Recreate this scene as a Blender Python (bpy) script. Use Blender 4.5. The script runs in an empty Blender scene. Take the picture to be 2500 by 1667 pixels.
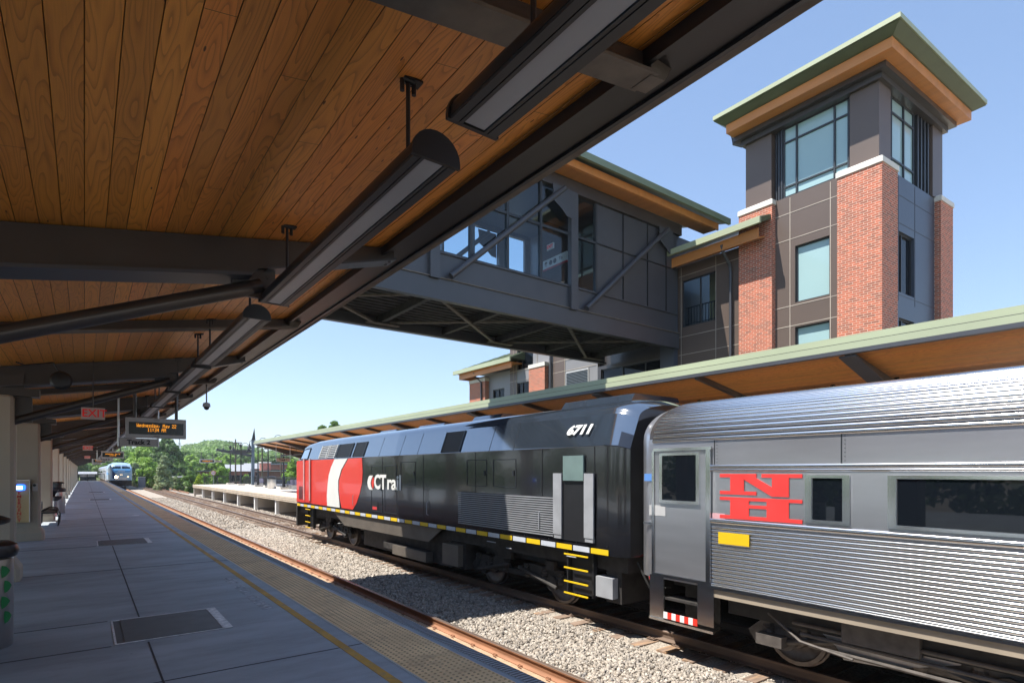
import bpy, math, random
import numpy as np
from mathutils import Vector, Matrix
R = math.radians
random.seed(7)
SC = bpy.context.scene
COL = SC.collection
# ------------------------------------------------------------------ camera, sky, sun, exposure
CAMZ = 1.8
cd = bpy.data.cameras.new("camera"); cam = bpy.data.objects.new("camera", cd); COL.objects.link(cam)
cam.location = (0, 0, CAMZ); cam.rotation_euler = (R(90), 0, R(-36.909))
cd.sensor_width = 36; cd.lens = 36 * 1390 / 2500; cd.shift_y = (1149 - 833.5) / 2500
cd.clip_start = .05; cd.clip_end = 5000
SC.camera = cam
SUN = Vector((-.455, .18, 1)).normalized()
w = bpy.data.worlds.new("World"); SC.world = w; w.use_nodes = True
nt = w.node_tree; bg = nt.nodes["Background"]
sky = nt.nodes.new("ShaderNodeTexSky"); sky.sky_type = 'NISHITA'; sky.sun_disc = False
sky.sun_elevation = math.asin(SUN.z); sky.sun_rotation = math.atan2(SUN.x, SUN.y)
sky.altitude = 50; sky.air_density = 1.0; sky.dust_density = .1; sky.ozone_density = 1.6
gm = nt.nodes.new('ShaderNodeGamma'); gm.inputs[1].default_value = .66; nt.links.new(sky.outputs[0], gm.inputs[0])
ml = nt.nodes.new('ShaderNodeVectorMath'); ml.operation = 'MULTIPLY'; ml.inputs[1].default_value = (1.07, 1.20, 1.40); nt.links.new(gm.outputs[0], ml.inputs[0]); nt.links.new(ml.outputs[0], bg.inputs[0]); bg.inputs[1].default_value = .15
sl = bpy.data.lights.new("sun", 'SUN'); sl.energy = 5; sl.angle = R(.5); sl.color = (1, .955, .88)
so = bpy.data.objects.new("sun", sl); COL.objects.link(so)
so.rotation_euler = (-SUN).to_track_quat('-Z', 'Y').to_euler()
SC.view_settings.view_transform = 'Standard'; SC.view_settings.look = 'None'
SC.view_settings.exposure = 0.88; SC.view_settings.gamma = 1
SC.view_settings.use_curve_mapping = False
SC.cycles.max_bounces = 10; SC.cycles.diffuse_bounces = 5; SC.cycles.transparent_max_bounces = 12
SC.cycles.sample_clamp_indirect = 6; SC.cycles.caustics_reflective = False; SC.cycles.caustics_refractive = False
SC.cycles.use_denoising = True

# ------------------------------------------------------------------ mesh builder
class MB:
    def __init__(s): s.v = []; s.f = []; s.m = []
    def add(s, vs, fs, mi=0):
        o = len(s.v); s.v += [tuple(p) for p in vs]; s.f += [tuple(i + o for i in f) for f in fs]; s.m += [mi] * len(fs); return s
    def box(s, x0, x1, y0, y1, z0, z1, mi=0):
        return s.add([(x, y, z) for z in (z0, z1) for y in (y0, y1) for x in (x0, x1)],
                     [(0, 2, 3, 1), (4, 5, 7, 6), (0, 1, 5, 4), (2, 6, 7, 3), (0, 4, 6, 2), (1, 3, 7, 5)], mi)
    def prism(s, ax, pts, a0, a1, mi=0):      # polygon extruded along an axis; pts are the two other coordinates in x,y,z order
        n = len(pts)
        def P(p, a): return {'x': (a, p[0], p[1]), 'y': (p[0], a, p[1]), 'z': (p[0], p[1], a)}[ax]
        vs = [P(p, a0) for p in pts] + [P(p, a1) for p in pts]
        fs = [tuple(range(n))[::-1], tuple(range(n, 2 * n))] + [(i, (i + 1) % n, n + (i + 1) % n, n + i) for i in range(n)]
        return s.add(vs, fs, mi)
    def beam(s, p, q, w, h, mi=0, up=(0, 0, 1)):
        p = Vector(p); q = Vector(q); d = (q - p).normalized(); u = Vector(up)
        if abs(d.dot(u)) > .99: u = Vector((0, 1, 0))
        a = d.cross(u).normalized() * w / 2; b = a.cross(d).normalized() * h / 2
        vs = [c + i * a + j * b for c in (p, q) for i, j in ((-1, -1), (1, -1), (1, 1), (-1, 1))]
        return s.add(vs, [(0, 1, 2, 3), (7, 6, 5, 4), (0, 4, 5, 1), (1, 5, 6, 2), (2, 6, 7, 3), (3, 7, 4, 0)], mi)
    def tube(s, pts, r, n=8, mi=0, cap=True):
        pts = [Vector(p) for p in pts]; rs = r if isinstance(r, (list, tuple)) else [r] * len(pts); rings = []
        for i, p in enumerate(pts):
            d = (pts[min(i + 1, len(pts) - 1)] - pts[max(i - 1, 0)]).normalized()
            u = Vector((0, 0, 1)) if abs(d.z) < .9 else Vector((0, 1, 0))
            a = d.cross(u).normalized(); b = a.cross(d)
            rings.append([p + rs[i] * (a * math.cos(t) + b * math.sin(t)) for t in [2 * math.pi * k / n for k in range(n)]])
        vs = [v for g in rings for v in g]
        fs = [(i * n + k, i * n + (k + 1) % n, (i + 1) * n + (k + 1) % n, (i + 1) * n + k) for i in range(len(pts) - 1) for k in range(n)]
        if cap: fs += [tuple(range(n))[::-1], tuple(range((len(pts) - 1) * n, len(pts) * n))]
        return s.add(vs, fs, mi)
    def lathe(s, c, prof, n=20, mi=0, ax='z'):
        vs = []
        for r, h in prof:
            for k in range(n):
                t = 2 * math.pi * k / n; a, b = r * math.cos(t), r * math.sin(t)
                vs.append({'z': (c[0] + a, c[1] + b, c[2] + h), 'x': (c[0] + h, c[1] + a, c[2] + b), 'y': (c[0] + a, c[1] + h, c[2] + b)}[ax])
        m = len(prof)
        fs = [(i * n + k, i * n + (k + 1) % n, (i + 1) * n + (k + 1) % n, (i + 1) * n + k) for i in range(m - 1) for k in range(n)]
        fs += [tuple(range(n))[::-1], tuple(range((m - 1) * n, m * n))]
        return s.add(vs, fs, mi)
    def loft(s, secs, mi=0, closed=False, caps=True):
        n = len(secs[0]); vs = [p for g in secs for p in g]; fs = []
        for i in range(len(secs) - 1):
            for k in range(n if closed else n - 1):
                fs.append((i * n + k, i * n + (k + 1) % n, (i + 1) * n + (k + 1) % n, (i + 1) * n + k))
        if caps: fs += [tuple(range(n))[::-1], tuple(range((len(secs) - 1) * n, len(secs) * n))]
        return s.add(vs, fs, mi)
    def build(s, name, mats, parent=None, smooth=False, **kw):
        me = bpy.data.meshes.new(name); me.from_pydata(s.v, [], s.f)
        mats = mats if isinstance(mats, (list, tuple)) else [mats]
        for m in mats: me.materials.append(m)
        if len(mats) > 1: me.polygons.foreach_set('material_index', s.m)
        me.update()
        if smooth: me.shade_smooth() if smooth is True else None
        o = bpy.data.objects.new(name, me); COL.objects.link(o)
        if smooth:
            for p in me.polygons: p.use_smooth = True
            try: me.set_sharp_from_angle(angle=R(40))
            except Exception: pass
        if parent is not None: o.parent = parent
        tag(o, **kw); return o
def tag(o, label=None, cat=None, group=None, kind=None):
    if label: o['label'] = label
    if cat: o['category'] = cat
    if group: o['group'] = group
    if kind: o['kind'] = kind
    return o
def empty(name, loc=(0, 0, 0), rz=0, **kw):
    o = bpy.data.objects.new(name, None); COL.objects.link(o); o.location = loc; o.rotation_euler = (0, 0, rz)
    o.empty_display_size = .2; tag(o, **kw); return o
ORD = ['first', 'second', 'third', 'fourth', 'fifth', 'sixth', 'seventh', 'eighth', 'ninth', 'tenth', 'eleventh', 'twelfth', 'thirteenth', 'fourteenth', 'fifteenth', 'sixteenth', 'seventeenth', 'eighteenth', 'nineteenth']
ORD += ['twentieth'] + ['twenty ' + o for o in ORD[:9]] + ['thirtieth'] + ['thirty ' + o for o in ORD[:9]]
def dup(root, loc, rz=None, label=None, group=None, scale=None):
    r = root.copy(); COL.objects.link(r); r.location = loc
    if rz is not None: r.rotation_euler = (0, 0, rz)
    if scale is not None: r.scale = scale
    if label: r['label'] = label
    if group: r['group'] = group
    for ch in list(root.children):
        c = ch.copy(); COL.objects.link(c); c.parent = r
        for g in list(ch.children):
            e = g.copy(); COL.objects.link(e); e.parent = c
    return r
def text(name, body, size, mat, M, parent=None, off=0, ext=.002, shear=0, sx=1, align='CENTER'):
    c = bpy.data.curves.new(name, 'FONT'); c.body = body; c.size = size; c.offset = off; c.extrude = ext; c.shear = shear
    c.align_x = align; c.align_y = 'CENTER'; c.resolution_u = 3
    o = bpy.data.objects.new(name, c); COL.objects.link(o)
    me = bpy.data.meshes.new_from_object(o.evaluated_get(bpy.context.evaluated_depsgraph_get()))
    bpy.data.objects.remove(o)
    me.transform(M @ Matrix.Diagonal((sx, 1, 1, 1)))
    me.materials.clear(); me.materials.append(mat)
    o = bpy.data.objects.new(name, me); COL.objects.link(o)
    if parent is not None: o.parent = parent
    return o
def frame(o, xa, ya):                          # matrix whose x,y axes are given world directions
    xa = Vector(xa).normalized(); ya = Vector(ya).normalized(); za = xa.cross(ya)
    return Matrix.Translation(o) @ Matrix(((xa.x, ya.x, za.x), (xa.y, ya.y, za.y), (xa.z, ya.z, za.z))).to_4x4()

# ------------------------------------------------------------------ materials
def mat(name, col, rough=.6, metal=0, var=.12, vs=3.0, bump=0, bs=40, ior=1.5, coat=0, stretch=(1, 1, 1), dirt=None, emit=None, es=1, detail=4):
    m = bpy.data.materials.new(name); m.use_nodes = True; n = m.node_tree; L = n.links.new
    p = n.nodes["Principled BSDF"]; p.inputs['Roughness'].default_value = rough; p.inputs['Metallic'].default_value = metal
    p.inputs['IOR'].default_value = ior; p.inputs['Coat Weight'].default_value = coat
    g = n.nodes.new("ShaderNodeNewGeometry"); mp = n.nodes.new("ShaderNodeMapping"); mp.inputs['Scale'].default_value = stretch
    L(g.outputs['Position'], mp.inputs[0])
    nz = n.nodes.new("ShaderNodeTexNoise"); nz.inputs['Scale'].default_value = vs; nz.inputs['Detail'].default_value = detail
    L(mp.outputs[0], nz.inputs['Vector'])
    rp = n.nodes.new("ShaderNodeValToRGB"); e = rp.color_ramp.elements
    e[0].position = .3; e[1].position = .7
    e[0].color = [c * (1 - var) for c in col] + [1]; e[1].color = [min(1, c * (1 + var)) for c in col] + [1]
    L(nz.outputs[0], rp.inputs[0]); out = rp.outputs[0]
    if dirt:
        nz2 = n.nodes.new("ShaderNodeTexNoise"); nz2.inputs['Scale'].default_value = dirt[1]; nz2.inputs['Detail'].default_value = 8; nz2.inputs['Roughness'].default_value = .7
        L(mp.outputs[0], nz2.inputs['Vector'])
        r2 = n.nodes.new("ShaderNodeValToRGB"); r2.color_ramp.elements[0].position = dirt[2]; r2.color_ramp.elements[1].position = dirt[3]
        L(nz2.outputs[0], r2.inputs[0]); mx = n.nodes.new("ShaderNodeMix"); mx.data_type = 'RGBA'
        L(r2.outputs[0], mx.inputs[0]); L(out, mx.inputs[6]); mx.inputs[7].default_value = (*dirt[0], 1); out = mx.outputs[2]
    L(out, p.inputs['Base Color'])
    if bump:
        b = n.nodes.new("ShaderNodeBump"); b.inputs['Strength'].default_value = bump; b.inputs['Distance'].default_value = .01
        nb = n.nodes.new("ShaderNodeTexNoise"); nb.inputs['Scale'].default_value = bs; nb.inputs['Detail'].default_value = 5
        L(mp.outputs[0], nb.inputs['Vector']); L(nb.outputs[0], b.inputs['Height']); L(b.outputs[0], p.inputs['Normal'])
    if emit:
        p.inputs['Emission Color'].default_value = (*emit, 1); p.inputs['Emission Strength'].default_value = es
    return m
def N(m, t): return m.node_tree.nodes.new(t)
def math_(m, op, a, b=None):
    x = N(m, "ShaderNodeMath"); x.operation = op
    for i, v in enumerate((a, b)):
        if v is None: continue
        if isinstance(v, (int, float)): x.inputs[i].default_value = v
        else: m.node_tree.links.new(v, x.inputs[i])
    return x.outputs[0]
def wood(name, c0, c1, c2, pw=.135, axis='y', rough=.42, off=0.0):
    """varnished boards with cathedral grain; boards run along the axis"""
    m = bpy.data.materials.new(name); m.use_nodes = True; L = m.node_tree.links.new; p = m.node_tree.nodes["Principled BSDF"]
    g = N(m, "ShaderNodeNewGeometry"); sp = N(m, "ShaderNodeSeparateXYZ"); L(g.outputs['Position'], sp.inputs[0])
    a, l = (sp.outputs[0], sp.outputs[1]) if axis == 'y' else (sp.outputs[1], sp.outputs[0])
    k = math_(m, 'DIVIDE', math_(m, 'ADD', a, off), pw); fl = math_(m, 'FLOOR', k); fr = math_(m, 'SUBTRACT', k, fl)
    wn = N(m, "ShaderNodeTexWhiteNoise"); wn.noise_dimensions = '1D'; L(fl, wn.inputs['W'])
    rnd = wn.outputs['Value']
    cv = N(m, "ShaderNodeCombineXYZ"); L(math_(m, 'MULTIPLY', fr, .8), cv.inputs[0])
    L(math_(m, 'ADD', math_(m, 'MULTIPLY', l, .6), math_(m, 'MULTIPLY', rnd, 97.0)), cv.inputs[1]); L(math_(m, 'MULTIPLY', rnd, 31.0), cv.inputs[2])
    nz = N(m, "ShaderNodeTexNoise"); nz.inputs['Scale'].default_value = 1.35; nz.inputs['Detail'].default_value = 1.2; nz.inputs['Roughness'].default_value = .45; L(cv.outputs[0], nz.inputs['Vector'])
    rings = math_(m, 'FRACT', math_(m, 'MULTIPLY', nz.outputs[0], 15.0))
    fine = N(m, "ShaderNodeTexNoise"); fine.inputs['Scale'].default_value = 1; fine.inputs['Detail'].default_value = 6
    mp = N(m, "ShaderNodeCombineXYZ"); L(math_(m, 'MULTIPLY', a, 160.0), mp.inputs[0]); L(math_(m, 'MULTIPLY', l, 5.0), mp.inputs[1]); L(mp.outputs[0], fine.inputs['Vector'])
    rp = N(m, "ShaderNodeValToRGB"); e = rp.color_ramp.elements
    e[0].position = 0; e[0].color = (*c1, 1); e[1].position = 1; e[1].color = (*c0, 1)
    x = e.new(.45); x.color = (*c1, 1); x = e.new(.82); x.color = (*c2, 1); x = e.new(.93); x.color = (*c0, 1)
    L(rings, rp.inputs[0])
    hs = N(m, "ShaderNodeHueSaturation"); L(rp.outputs[0], hs.inputs['Color'])
    L(math_(m, 'ADD', math_(m, 'ADD', .72, math_(m, 'MULTIPLY', rnd, .3)), math_(m, 'MULTIPLY', fine.outputs[0], .3)), hs.inputs['Value'])
    w2 = N(m, "ShaderNodeTexWhiteNoise"); w2.noise_dimensions = '1D'; L(math_(m, 'ADD', fl, .37), w2.inputs['W'])
    L(math_(m, 'ADD', .495, math_(m, 'MULTIPLY', w2.outputs['Value'], .010)), hs.inputs['Hue'])
    mx = N(m, "ShaderNodeMix"); mx.data_type = 'RGBA'
    seam = math_(m, 'GREATER_THAN', math_(m, 'ABSOLUTE', math_(m, 'SUBTRACT', fr, .5)), .482)
    w3 = N(m, 'ShaderNodeTexWhiteNoise'); w3.noise_dimensions = '1D'; L(math_(m, 'ADD', fl, .71), w3.inputs['W'])
    bj = math_(m, 'LESS_THAN', math_(m, 'FRACT', math_(m, 'ADD', math_(m, 'DIVIDE', l, 4.27), w3.outputs['Value'])), .0009)
    L(math_(m, 'MAXIMUM', seam, bj), mx.inputs[0]); L(hs.outputs[0], mx.inputs[6]); mx.inputs[7].default_value = (c0[0] * .25, c0[1] * .25, c0[2] * .25, 1)
    vo = N(m, "ShaderNodeTexVoronoi"); vo.inputs['Scale'].default_value = 1; kc = N(m, "ShaderNodeCombineXYZ"); L(math_(m, 'MULTIPLY', fr, 1.3), kc.inputs[0])
    L(math_(m, 'ADD', math_(m, 'MULTIPLY', l, 2.2), math_(m, 'MULTIPLY', rnd, 57.0)), kc.inputs[1]); L(math_(m, 'MULTIPLY', rnd, 77.0), kc.inputs[2]); L(kc.outputs[0], vo.inputs['Vector'])
    m2 = N(m, "ShaderNodeMix"); m2.data_type = 'RGBA'; L(math_(m, 'LESS_THAN', vo.outputs['Distance'], .05), m2.inputs[0]); L(mx.outputs[2], m2.inputs[6]); m2.inputs[7].default_value = (c0[0] * .22, c0[1] * .2, c0[2] * .2, 1)
    L(m2.outputs[2], p.inputs['Base Color']); p.inputs['Roughness'].default_value = rough
    b = N(m, "ShaderNodeBump"); b.inputs['Strength'].default_value = .12; b.inputs['Distance'].default_value = .004
    L(math_(m, 'ADD', rings, fine.outputs[0]), b.inputs['Height']); L(b.outputs[0], p.inputs['Normal'])
    return m
def brick(name, cols, mortar, bw=.203, bh=.0677):
    m = bpy.data.materials.new(name); m.use_nodes = True; L = m.node_tree.links.new; p = m.node_tree.nodes["Principled BSDF"]
    g = N(m, "ShaderNodeNewGeometry"); sp = N(m, "ShaderNodeSeparateXYZ"); L(g.outputs['Position'], sp.inputs[0])
    sn = N(m, "ShaderNodeSeparateXYZ"); L(g.outputs['True Normal'], sn.inputs[0])
    t = math_(m, 'GREATER_THAN', math_(m, 'ABSOLUTE', sn.outputs[0]), .5)
    h = math_(m, 'ADD', math_(m, 'MULTIPLY', sp.outputs[1], t), math_(m, 'MULTIPLY', sp.outputs[0], math_(m, 'SUBTRACT', 1, t)))
    cv = N(m, "ShaderNodeCombineXYZ"); L(h, cv.inputs[0]); L(sp.outputs[2], cv.inputs[1])
    b = N(m, "ShaderNodeTexBrick"); L(cv.outputs[0], b.inputs[0]); b.inputs['Scale'].default_value = 1; b.inputs['Brick Width'].default_value = bw; b.inputs['Row Height'].default_value = bh
    b.inputs['Mortar Size'].default_value = .0062; b.inputs['Mortar Smooth'].default_value = .1; b.inputs['Bias'].default_value = -.25
    b.inputs['Color1'].default_value = (*cols[0], 1); b.inputs['Color2'].default_value = (*cols[1], 1); b.inputs['Mortar'].default_value = (*mortar, 1)
    nz = N(m, "ShaderNodeTexNoise"); nz.inputs['Scale'].default_value = 9; nz.inputs['Detail'].default_value = 6; L(cv.outputs[0], nz.inputs['Vector'])
    hs = N(m, "ShaderNodeHueSaturation"); L(b.outputs[0], hs.inputs['Color']); L(math_(m, 'ADD', .62, math_(m, 'MULTIPLY', nz.outputs[0], .76)), hs.inputs['Value'])
    L(hs.outputs[0], p.inputs['Base Color']); p.inputs['Roughness'].default_value = .85
    bu = N(m, "ShaderNodeBump"); bu.inputs['Strength'].default_value = .5; bu.inputs['Distance'].default_value = .008; bu.invert = True; L(b.outputs['Fac'], bu.inputs['Height']); L(bu.outputs[0], p.inputs['Normal'])
    return m
def island(name, cols, rough=.85, trans=0, bump=0, bs=60):
    """colour chosen per loose piece (stone, leaf)"""
    m = bpy.data.materials.new(name); m.use_nodes = True; L = m.node_tree.links.new; p = m.node_tree.nodes["Principled BSDF"]
    g = N(m, "ShaderNodeNewGeometry"); rp = N(m, "ShaderNodeValToRGB"); e = rp.color_ramp.elements
    e[0].color = (*cols[0], 1); e[1].color = (*cols[-1], 1)
    for i, c in enumerate(cols[1:-1]): x = e.new((i + 1) / (len(cols) - 1)); x.color = (*c, 1)
    L(g.outputs['Random Per Island'], rp.inputs[0])
    nz = N(m, "ShaderNodeTexNoise"); nz.inputs['Scale'].default_value = bs; nz.inputs['Detail'].default_value = 3; L(g.outputs['Position'], nz.inputs['Vector'])
    hs = N(m, "ShaderNodeHueSaturation"); L(rp.outputs[0], hs.inputs['Color']); L(math_(m, 'ADD', .7, math_(m, 'MULTIPLY', nz.outputs[0], .6)), hs.inputs['Value'])
    L(hs.outputs[0], p.inputs['Base Color']); p.inputs['Roughness'].default_value = rough
    if trans:
        tr = N(m, "ShaderNodeBsdfTranslucent"); L(hs.outputs[0], tr.inputs[0]); ms = N(m, "ShaderNodeMixShader"); ms.inputs[0].default_value = trans
        out = m.node_tree.nodes['Material Output']; L(p.outputs[0], ms.inputs[1]); L(tr.outputs[0], ms.inputs[2]); L(ms.outputs[0], out.inputs[0])
    return m
def glass(name, tint=(.75, .88, .9), refl=1.45, op=0.0, body=(.05, .09, .1)):
    m = bpy.data.materials.new(name); m.use_nodes = True; n = m.node_tree; L = n.links.new; n.nodes.remove(n.nodes["Principled BSDF"])
    t = N(m, "ShaderNodeBsdfTransparent"); t.inputs[0].default_value = (*tint, 1); gl = N(m, "ShaderNodeBsdfGlossy"); gl.inputs['Roughness'].default_value = .02
    d = N(m, "ShaderNodeBsdfDiffuse"); d.inputs[0].default_value = (*body, 1); mo = N(m, "ShaderNodeMixShader"); mo.inputs[0].default_value = op
    L(t.outputs[0], mo.inputs[1]); L(d.outputs[0], mo.inputs[2])
    f = N(m, "ShaderNodeFresnel"); f.inputs[0].default_value = refl; mx = N(m, "ShaderNodeMixShader")
    L(f.outputs[0], mx.inputs[0]); L(mo.outputs[0], mx.inputs[1]); L(gl.outputs[0], mx.inputs[2]); L(mx.outputs[0], n.nodes['Material Output'].inputs[0])
    return m
def glow(name, col, s):
    m = bpy.data.materials.new(name); m.use_nodes = True; p = m.node_tree.nodes["Principled BSDF"]; p.inputs['Base Color'].default_value = (*[c * .3 for c in col], 1)
    p.inputs['Emission Color'].default_value = (*col, 1); p.inputs['Emission Strength'].default_value = s; return m

M_wood = wood("ceiling_boards", (.55, .195, .034), (.77, .295, .054), (.67, .245, .044))
M_wood2 = wood("far_ceiling_boards", (.46, .17, .035), (.66, .27, .058), (.54, .21, .042))
M_trim = mat("trim_wood", (.60, .235, .065), .45, 0, .12, 3, stretch=(1, .2, 1))
M_steel = mat("dark_bronze_steel", (.045, .038, .035), .38, .0, .15, 2, .08, 60, ior=1.6, coat=.25)
M_steel_b = mat("charcoal_steel", (.055, .057, .066), .45, 0, .1, 1.5, ior=1.6)
M_soot = mat("dusty_steel", (.15, .125, .10), .7, 0, .25, 6, .1, 80)
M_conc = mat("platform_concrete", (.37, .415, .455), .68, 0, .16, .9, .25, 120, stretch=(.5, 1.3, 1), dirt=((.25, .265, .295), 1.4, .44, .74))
def spots(m, sc, th, f):
    p = m.node_tree.nodes["Principled BSDF"]; lk = p.inputs['Base Color'].links[0]; src = lk.from_socket; L = m.node_tree.links.new
    g = N(m, "ShaderNodeNewGeometry"); v = N(m, "ShaderNodeTexVoronoi"); v.inputs['Scale'].default_value = sc; L(g.outputs['Position'], v.inputs['Vector'])
    nz = N(m, "ShaderNodeTexNoise"); nz.inputs['Scale'].default_value = 60; L(g.outputs['Position'], nz.inputs['Vector'])
    d = math_(m, 'ADD', v.outputs['Distance'], math_(m, 'MULTIPLY', nz.outputs[0], th * .8))
    mx = N(m, "ShaderNodeMix"); mx.data_type = 'RGBA'; L(math_(m, 'LESS_THAN', d, th), mx.inputs[0]); L(src, mx.inputs[6]); mx.inputs[7].default_value = (*f, 1); L(mx.outputs[2], p.inputs['Base Color'])
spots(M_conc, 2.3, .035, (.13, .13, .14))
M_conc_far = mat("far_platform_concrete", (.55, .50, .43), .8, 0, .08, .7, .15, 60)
M_joint = mat("joint_sealant", (.045, .045, .05), .8)
M_frame = mat("hatch_frame_metal", (.80, .81, .82), .6, .0, .25, 14, .2, 60, dirt=((.42, .43, .44), 18, .5, .7))
M_hatch = mat("hatch_plate_metal", (.12, .12, .125), .6, .2, .12, 5, .2, 150)
M_col = mat("column_plaster", (.45, .385, .30), .8, 0, .05, 1.5, .2, 90)
M_black = mat("black_metal", (.018, .018, .02), .4, 0, .1, 5, ior=1.5)
M_rubber = mat("black_rubber", (.012, .012, .012), .8)
M_stain = mat("stainless_steel", (.58, .57, .56), .34, 1, .10, 3, stretch=(1, 1, .2))
M_lens = mat("light_lens", (.40, .41, .43), .35, 0, .08, 6, stretch=(1, .2, 1))
M_grey = mat("sign_grey_paint", (.46, .45, .44), .5, 0, .06, 6)
M_lt = mat("light_grey_paint", (.5, .5, .5), .5, 0, .05, 5)
M_screen = mat("led_screen", (.018, .026, .026), .25)
M_amber = glow("amber_leds", (1, .36, .02), .95)
M_white = mat("white_paint", (.78, .78, .76), .5, 0, .05, 6)
M_textd = mat("dark_lettering", (.02, .02, .025), .6)
M_red = mat("red_lettering", (.55, .02, .02), .5, 0, .05, 6)
M_green = mat("green_roof_metal", (.40, .44, .29), .5, 0, .08, 1.2, .03, 30, stretch=(1, .3, 1))
M_green_shade = mat("shaded_green_trim", (.19, .24, .165), .5, 0, .08, 2)  # roof green darkened to put the shade of the bridge eaves into its colour
M_greenD = mat("green_trim_metal", (.085, .11, .06), .5, 0, .1, 2)
M_brick = brick("red_brick", ((.52, .135, .07), (.22, .085, .06)), (.66, .55, .44))
M_lime = mat("limestone_cap", (.70, .67, .61), .8, 0, .08, 3, .2, 60)
M_panel = mat("bronze_wall_panel", (.125, .092, .076), .42, 0, .05, .8, .02, 30, ior=1.5)
M_panelL = mat("zinc_wall_panel", (.24, .235, .245), .5, 0, .05, .8)
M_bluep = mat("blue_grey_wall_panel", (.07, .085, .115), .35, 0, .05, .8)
M_seam = mat("panel_joint", (.42, .36, .30), .7)
M_fin = mat("dark_window_frame", (.028, .032, .038), .4)
M_blind = mat("window_blind_glass", (.36, .52, .53), .10, 0, .03, .7, ior=1.5, coat=.5)
M_glass = glass("bridge_glass", (.78, .90, .96), 1.75)
M_glassd = glass("dark_window_glass", (.08, .10, .13), 1.42, .85, (.008, .011, .016))
M_rust = mat("rusty_rail_steel", (.30, .145, .08), .75, .1, .25, 9, .2, 90, stretch=(1, .15, 1))
M_railtop = mat("worn_rail_head", (.34, .25, .20), .35, .7, .2, 8, stretch=(1, .1, 1))
M_railmat = mat("tan_rail_base", (.40, .275, .175), .8, 0, .2, 7, .3, 60)
M_tie = mat("weathered_tie_wood", (.22, .155, .115), .85, 0, .35, 10, .6, 30, stretch=(.25, 1.5, 1), dirt=((.42, .25, .13), 4, .5, .7))
M_ballast = mat("ballast_bed", (.33, .285, .235), .9, 0, .5, 26, 1.0, 22, detail=6)
M_stone = island("ballast_stone", [(.14, .12, .10), (.32, .28, .235), (.44, .39, .33), (.21, .185, .155), (.52, .465, .40), (.30, .25, .20), (.25, .235, .22)], .9)
M_dirt = mat("dry_soil", (.30, .26, .20), .95, 0, .3, .4, .5, 5)
M_grass = mat("rough_grass", (.10, .13, .045), .95, 0, .4, .5, .6, 4)
M_asph = mat("asphalt", (.06, .06, .062), .9)
M_bark = mat("bark", (.12, .095, .07), .9, 0, .3, 8)
LEAFS = [island("leaves_mid", [(0.102, 0.181, 0.036), (0.160, 0.275, 0.058), (0.217, 0.362, 0.080), (0.131, 0.225, 0.051)], .6, .35, bs=1.5),
         island("leaves_bright", [(0.176, 0.297, 0.041), (0.270, 0.446, 0.074), (0.365, 0.540, 0.101), (0.216, 0.365, 0.054)], .6, .4, bs=1.5),
         island("leaves_dark", [(0.075, 0.133, 0.037), (0.117, 0.208, 0.059), (0.167, 0.275, 0.075)], .6, .3, bs=1.5),
         island("leaves_yellow", [(0.336, 0.432, 0.036), (0.432, 0.552, 0.060), (0.264, 0.360, 0.036)], .6, .4, bs=1.5),
         island("leaves_grey", [(0.223, 0.304, 0.142), (0.304, 0.385, 0.182), (0.385, 0.425, 0.243)], .6, .35, bs=1.5)]

# ------------------------------------------------------------------ ground, ballast, rails
RZ = -1.23        # top of rail
TZ = -1.42        # top of ties
MB().add([(-900, -400, -1.75), (1500, -400, -1.75), (1500, 1900, -1.75), (-900, 1900, -1.75)], [(0, 1, 2, 3)]).build('ground', M_dirt, kind='structure', label='dry ground beyond the station')
b = MB()   # ballast bed with uneven surface
xs = [2.2, 3.0, 4.2, 5.0, 5.6, 6.2, 6.8, 7.4, 8.0, 8.6, 9.2, 9.9, 10.6, 11.3, 12.2, 13.2, 14.0]
ys = [-14 + 1.0 * i for i in range(90)] + [76 + 6 * i for i in range(60)]
rr = random.Random(3)
def bz(x): return TZ - .035 if x < 11 else (TZ - .04 - (x - 11) * .06)
vs = [(x, y, bz(x) + rr.uniform(-.02, .012)) for y in ys for x in xs]; nx = len(xs)
b.add(vs, [(j * nx + i, j * nx + i + 1, (j + 1) * nx + i + 1, (j + 1) * nx + i) for j in range(len(ys) - 1) for i in range(nx - 1)])
b.build('ballast_bed', M_ballast, kind='structure', label='grey gravel ballast bed under both tracks')
# verge with grass right of the bed beyond the far platform
MB().add([(14, 86, -1.6), (60, 86, -1.55), (60, 420, -1.4), (14, 420, -1.6)], [(0, 1, 2, 3)]).build('verge', M_grass, kind='structure', label='weedy grass verge past the far platform')

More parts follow.
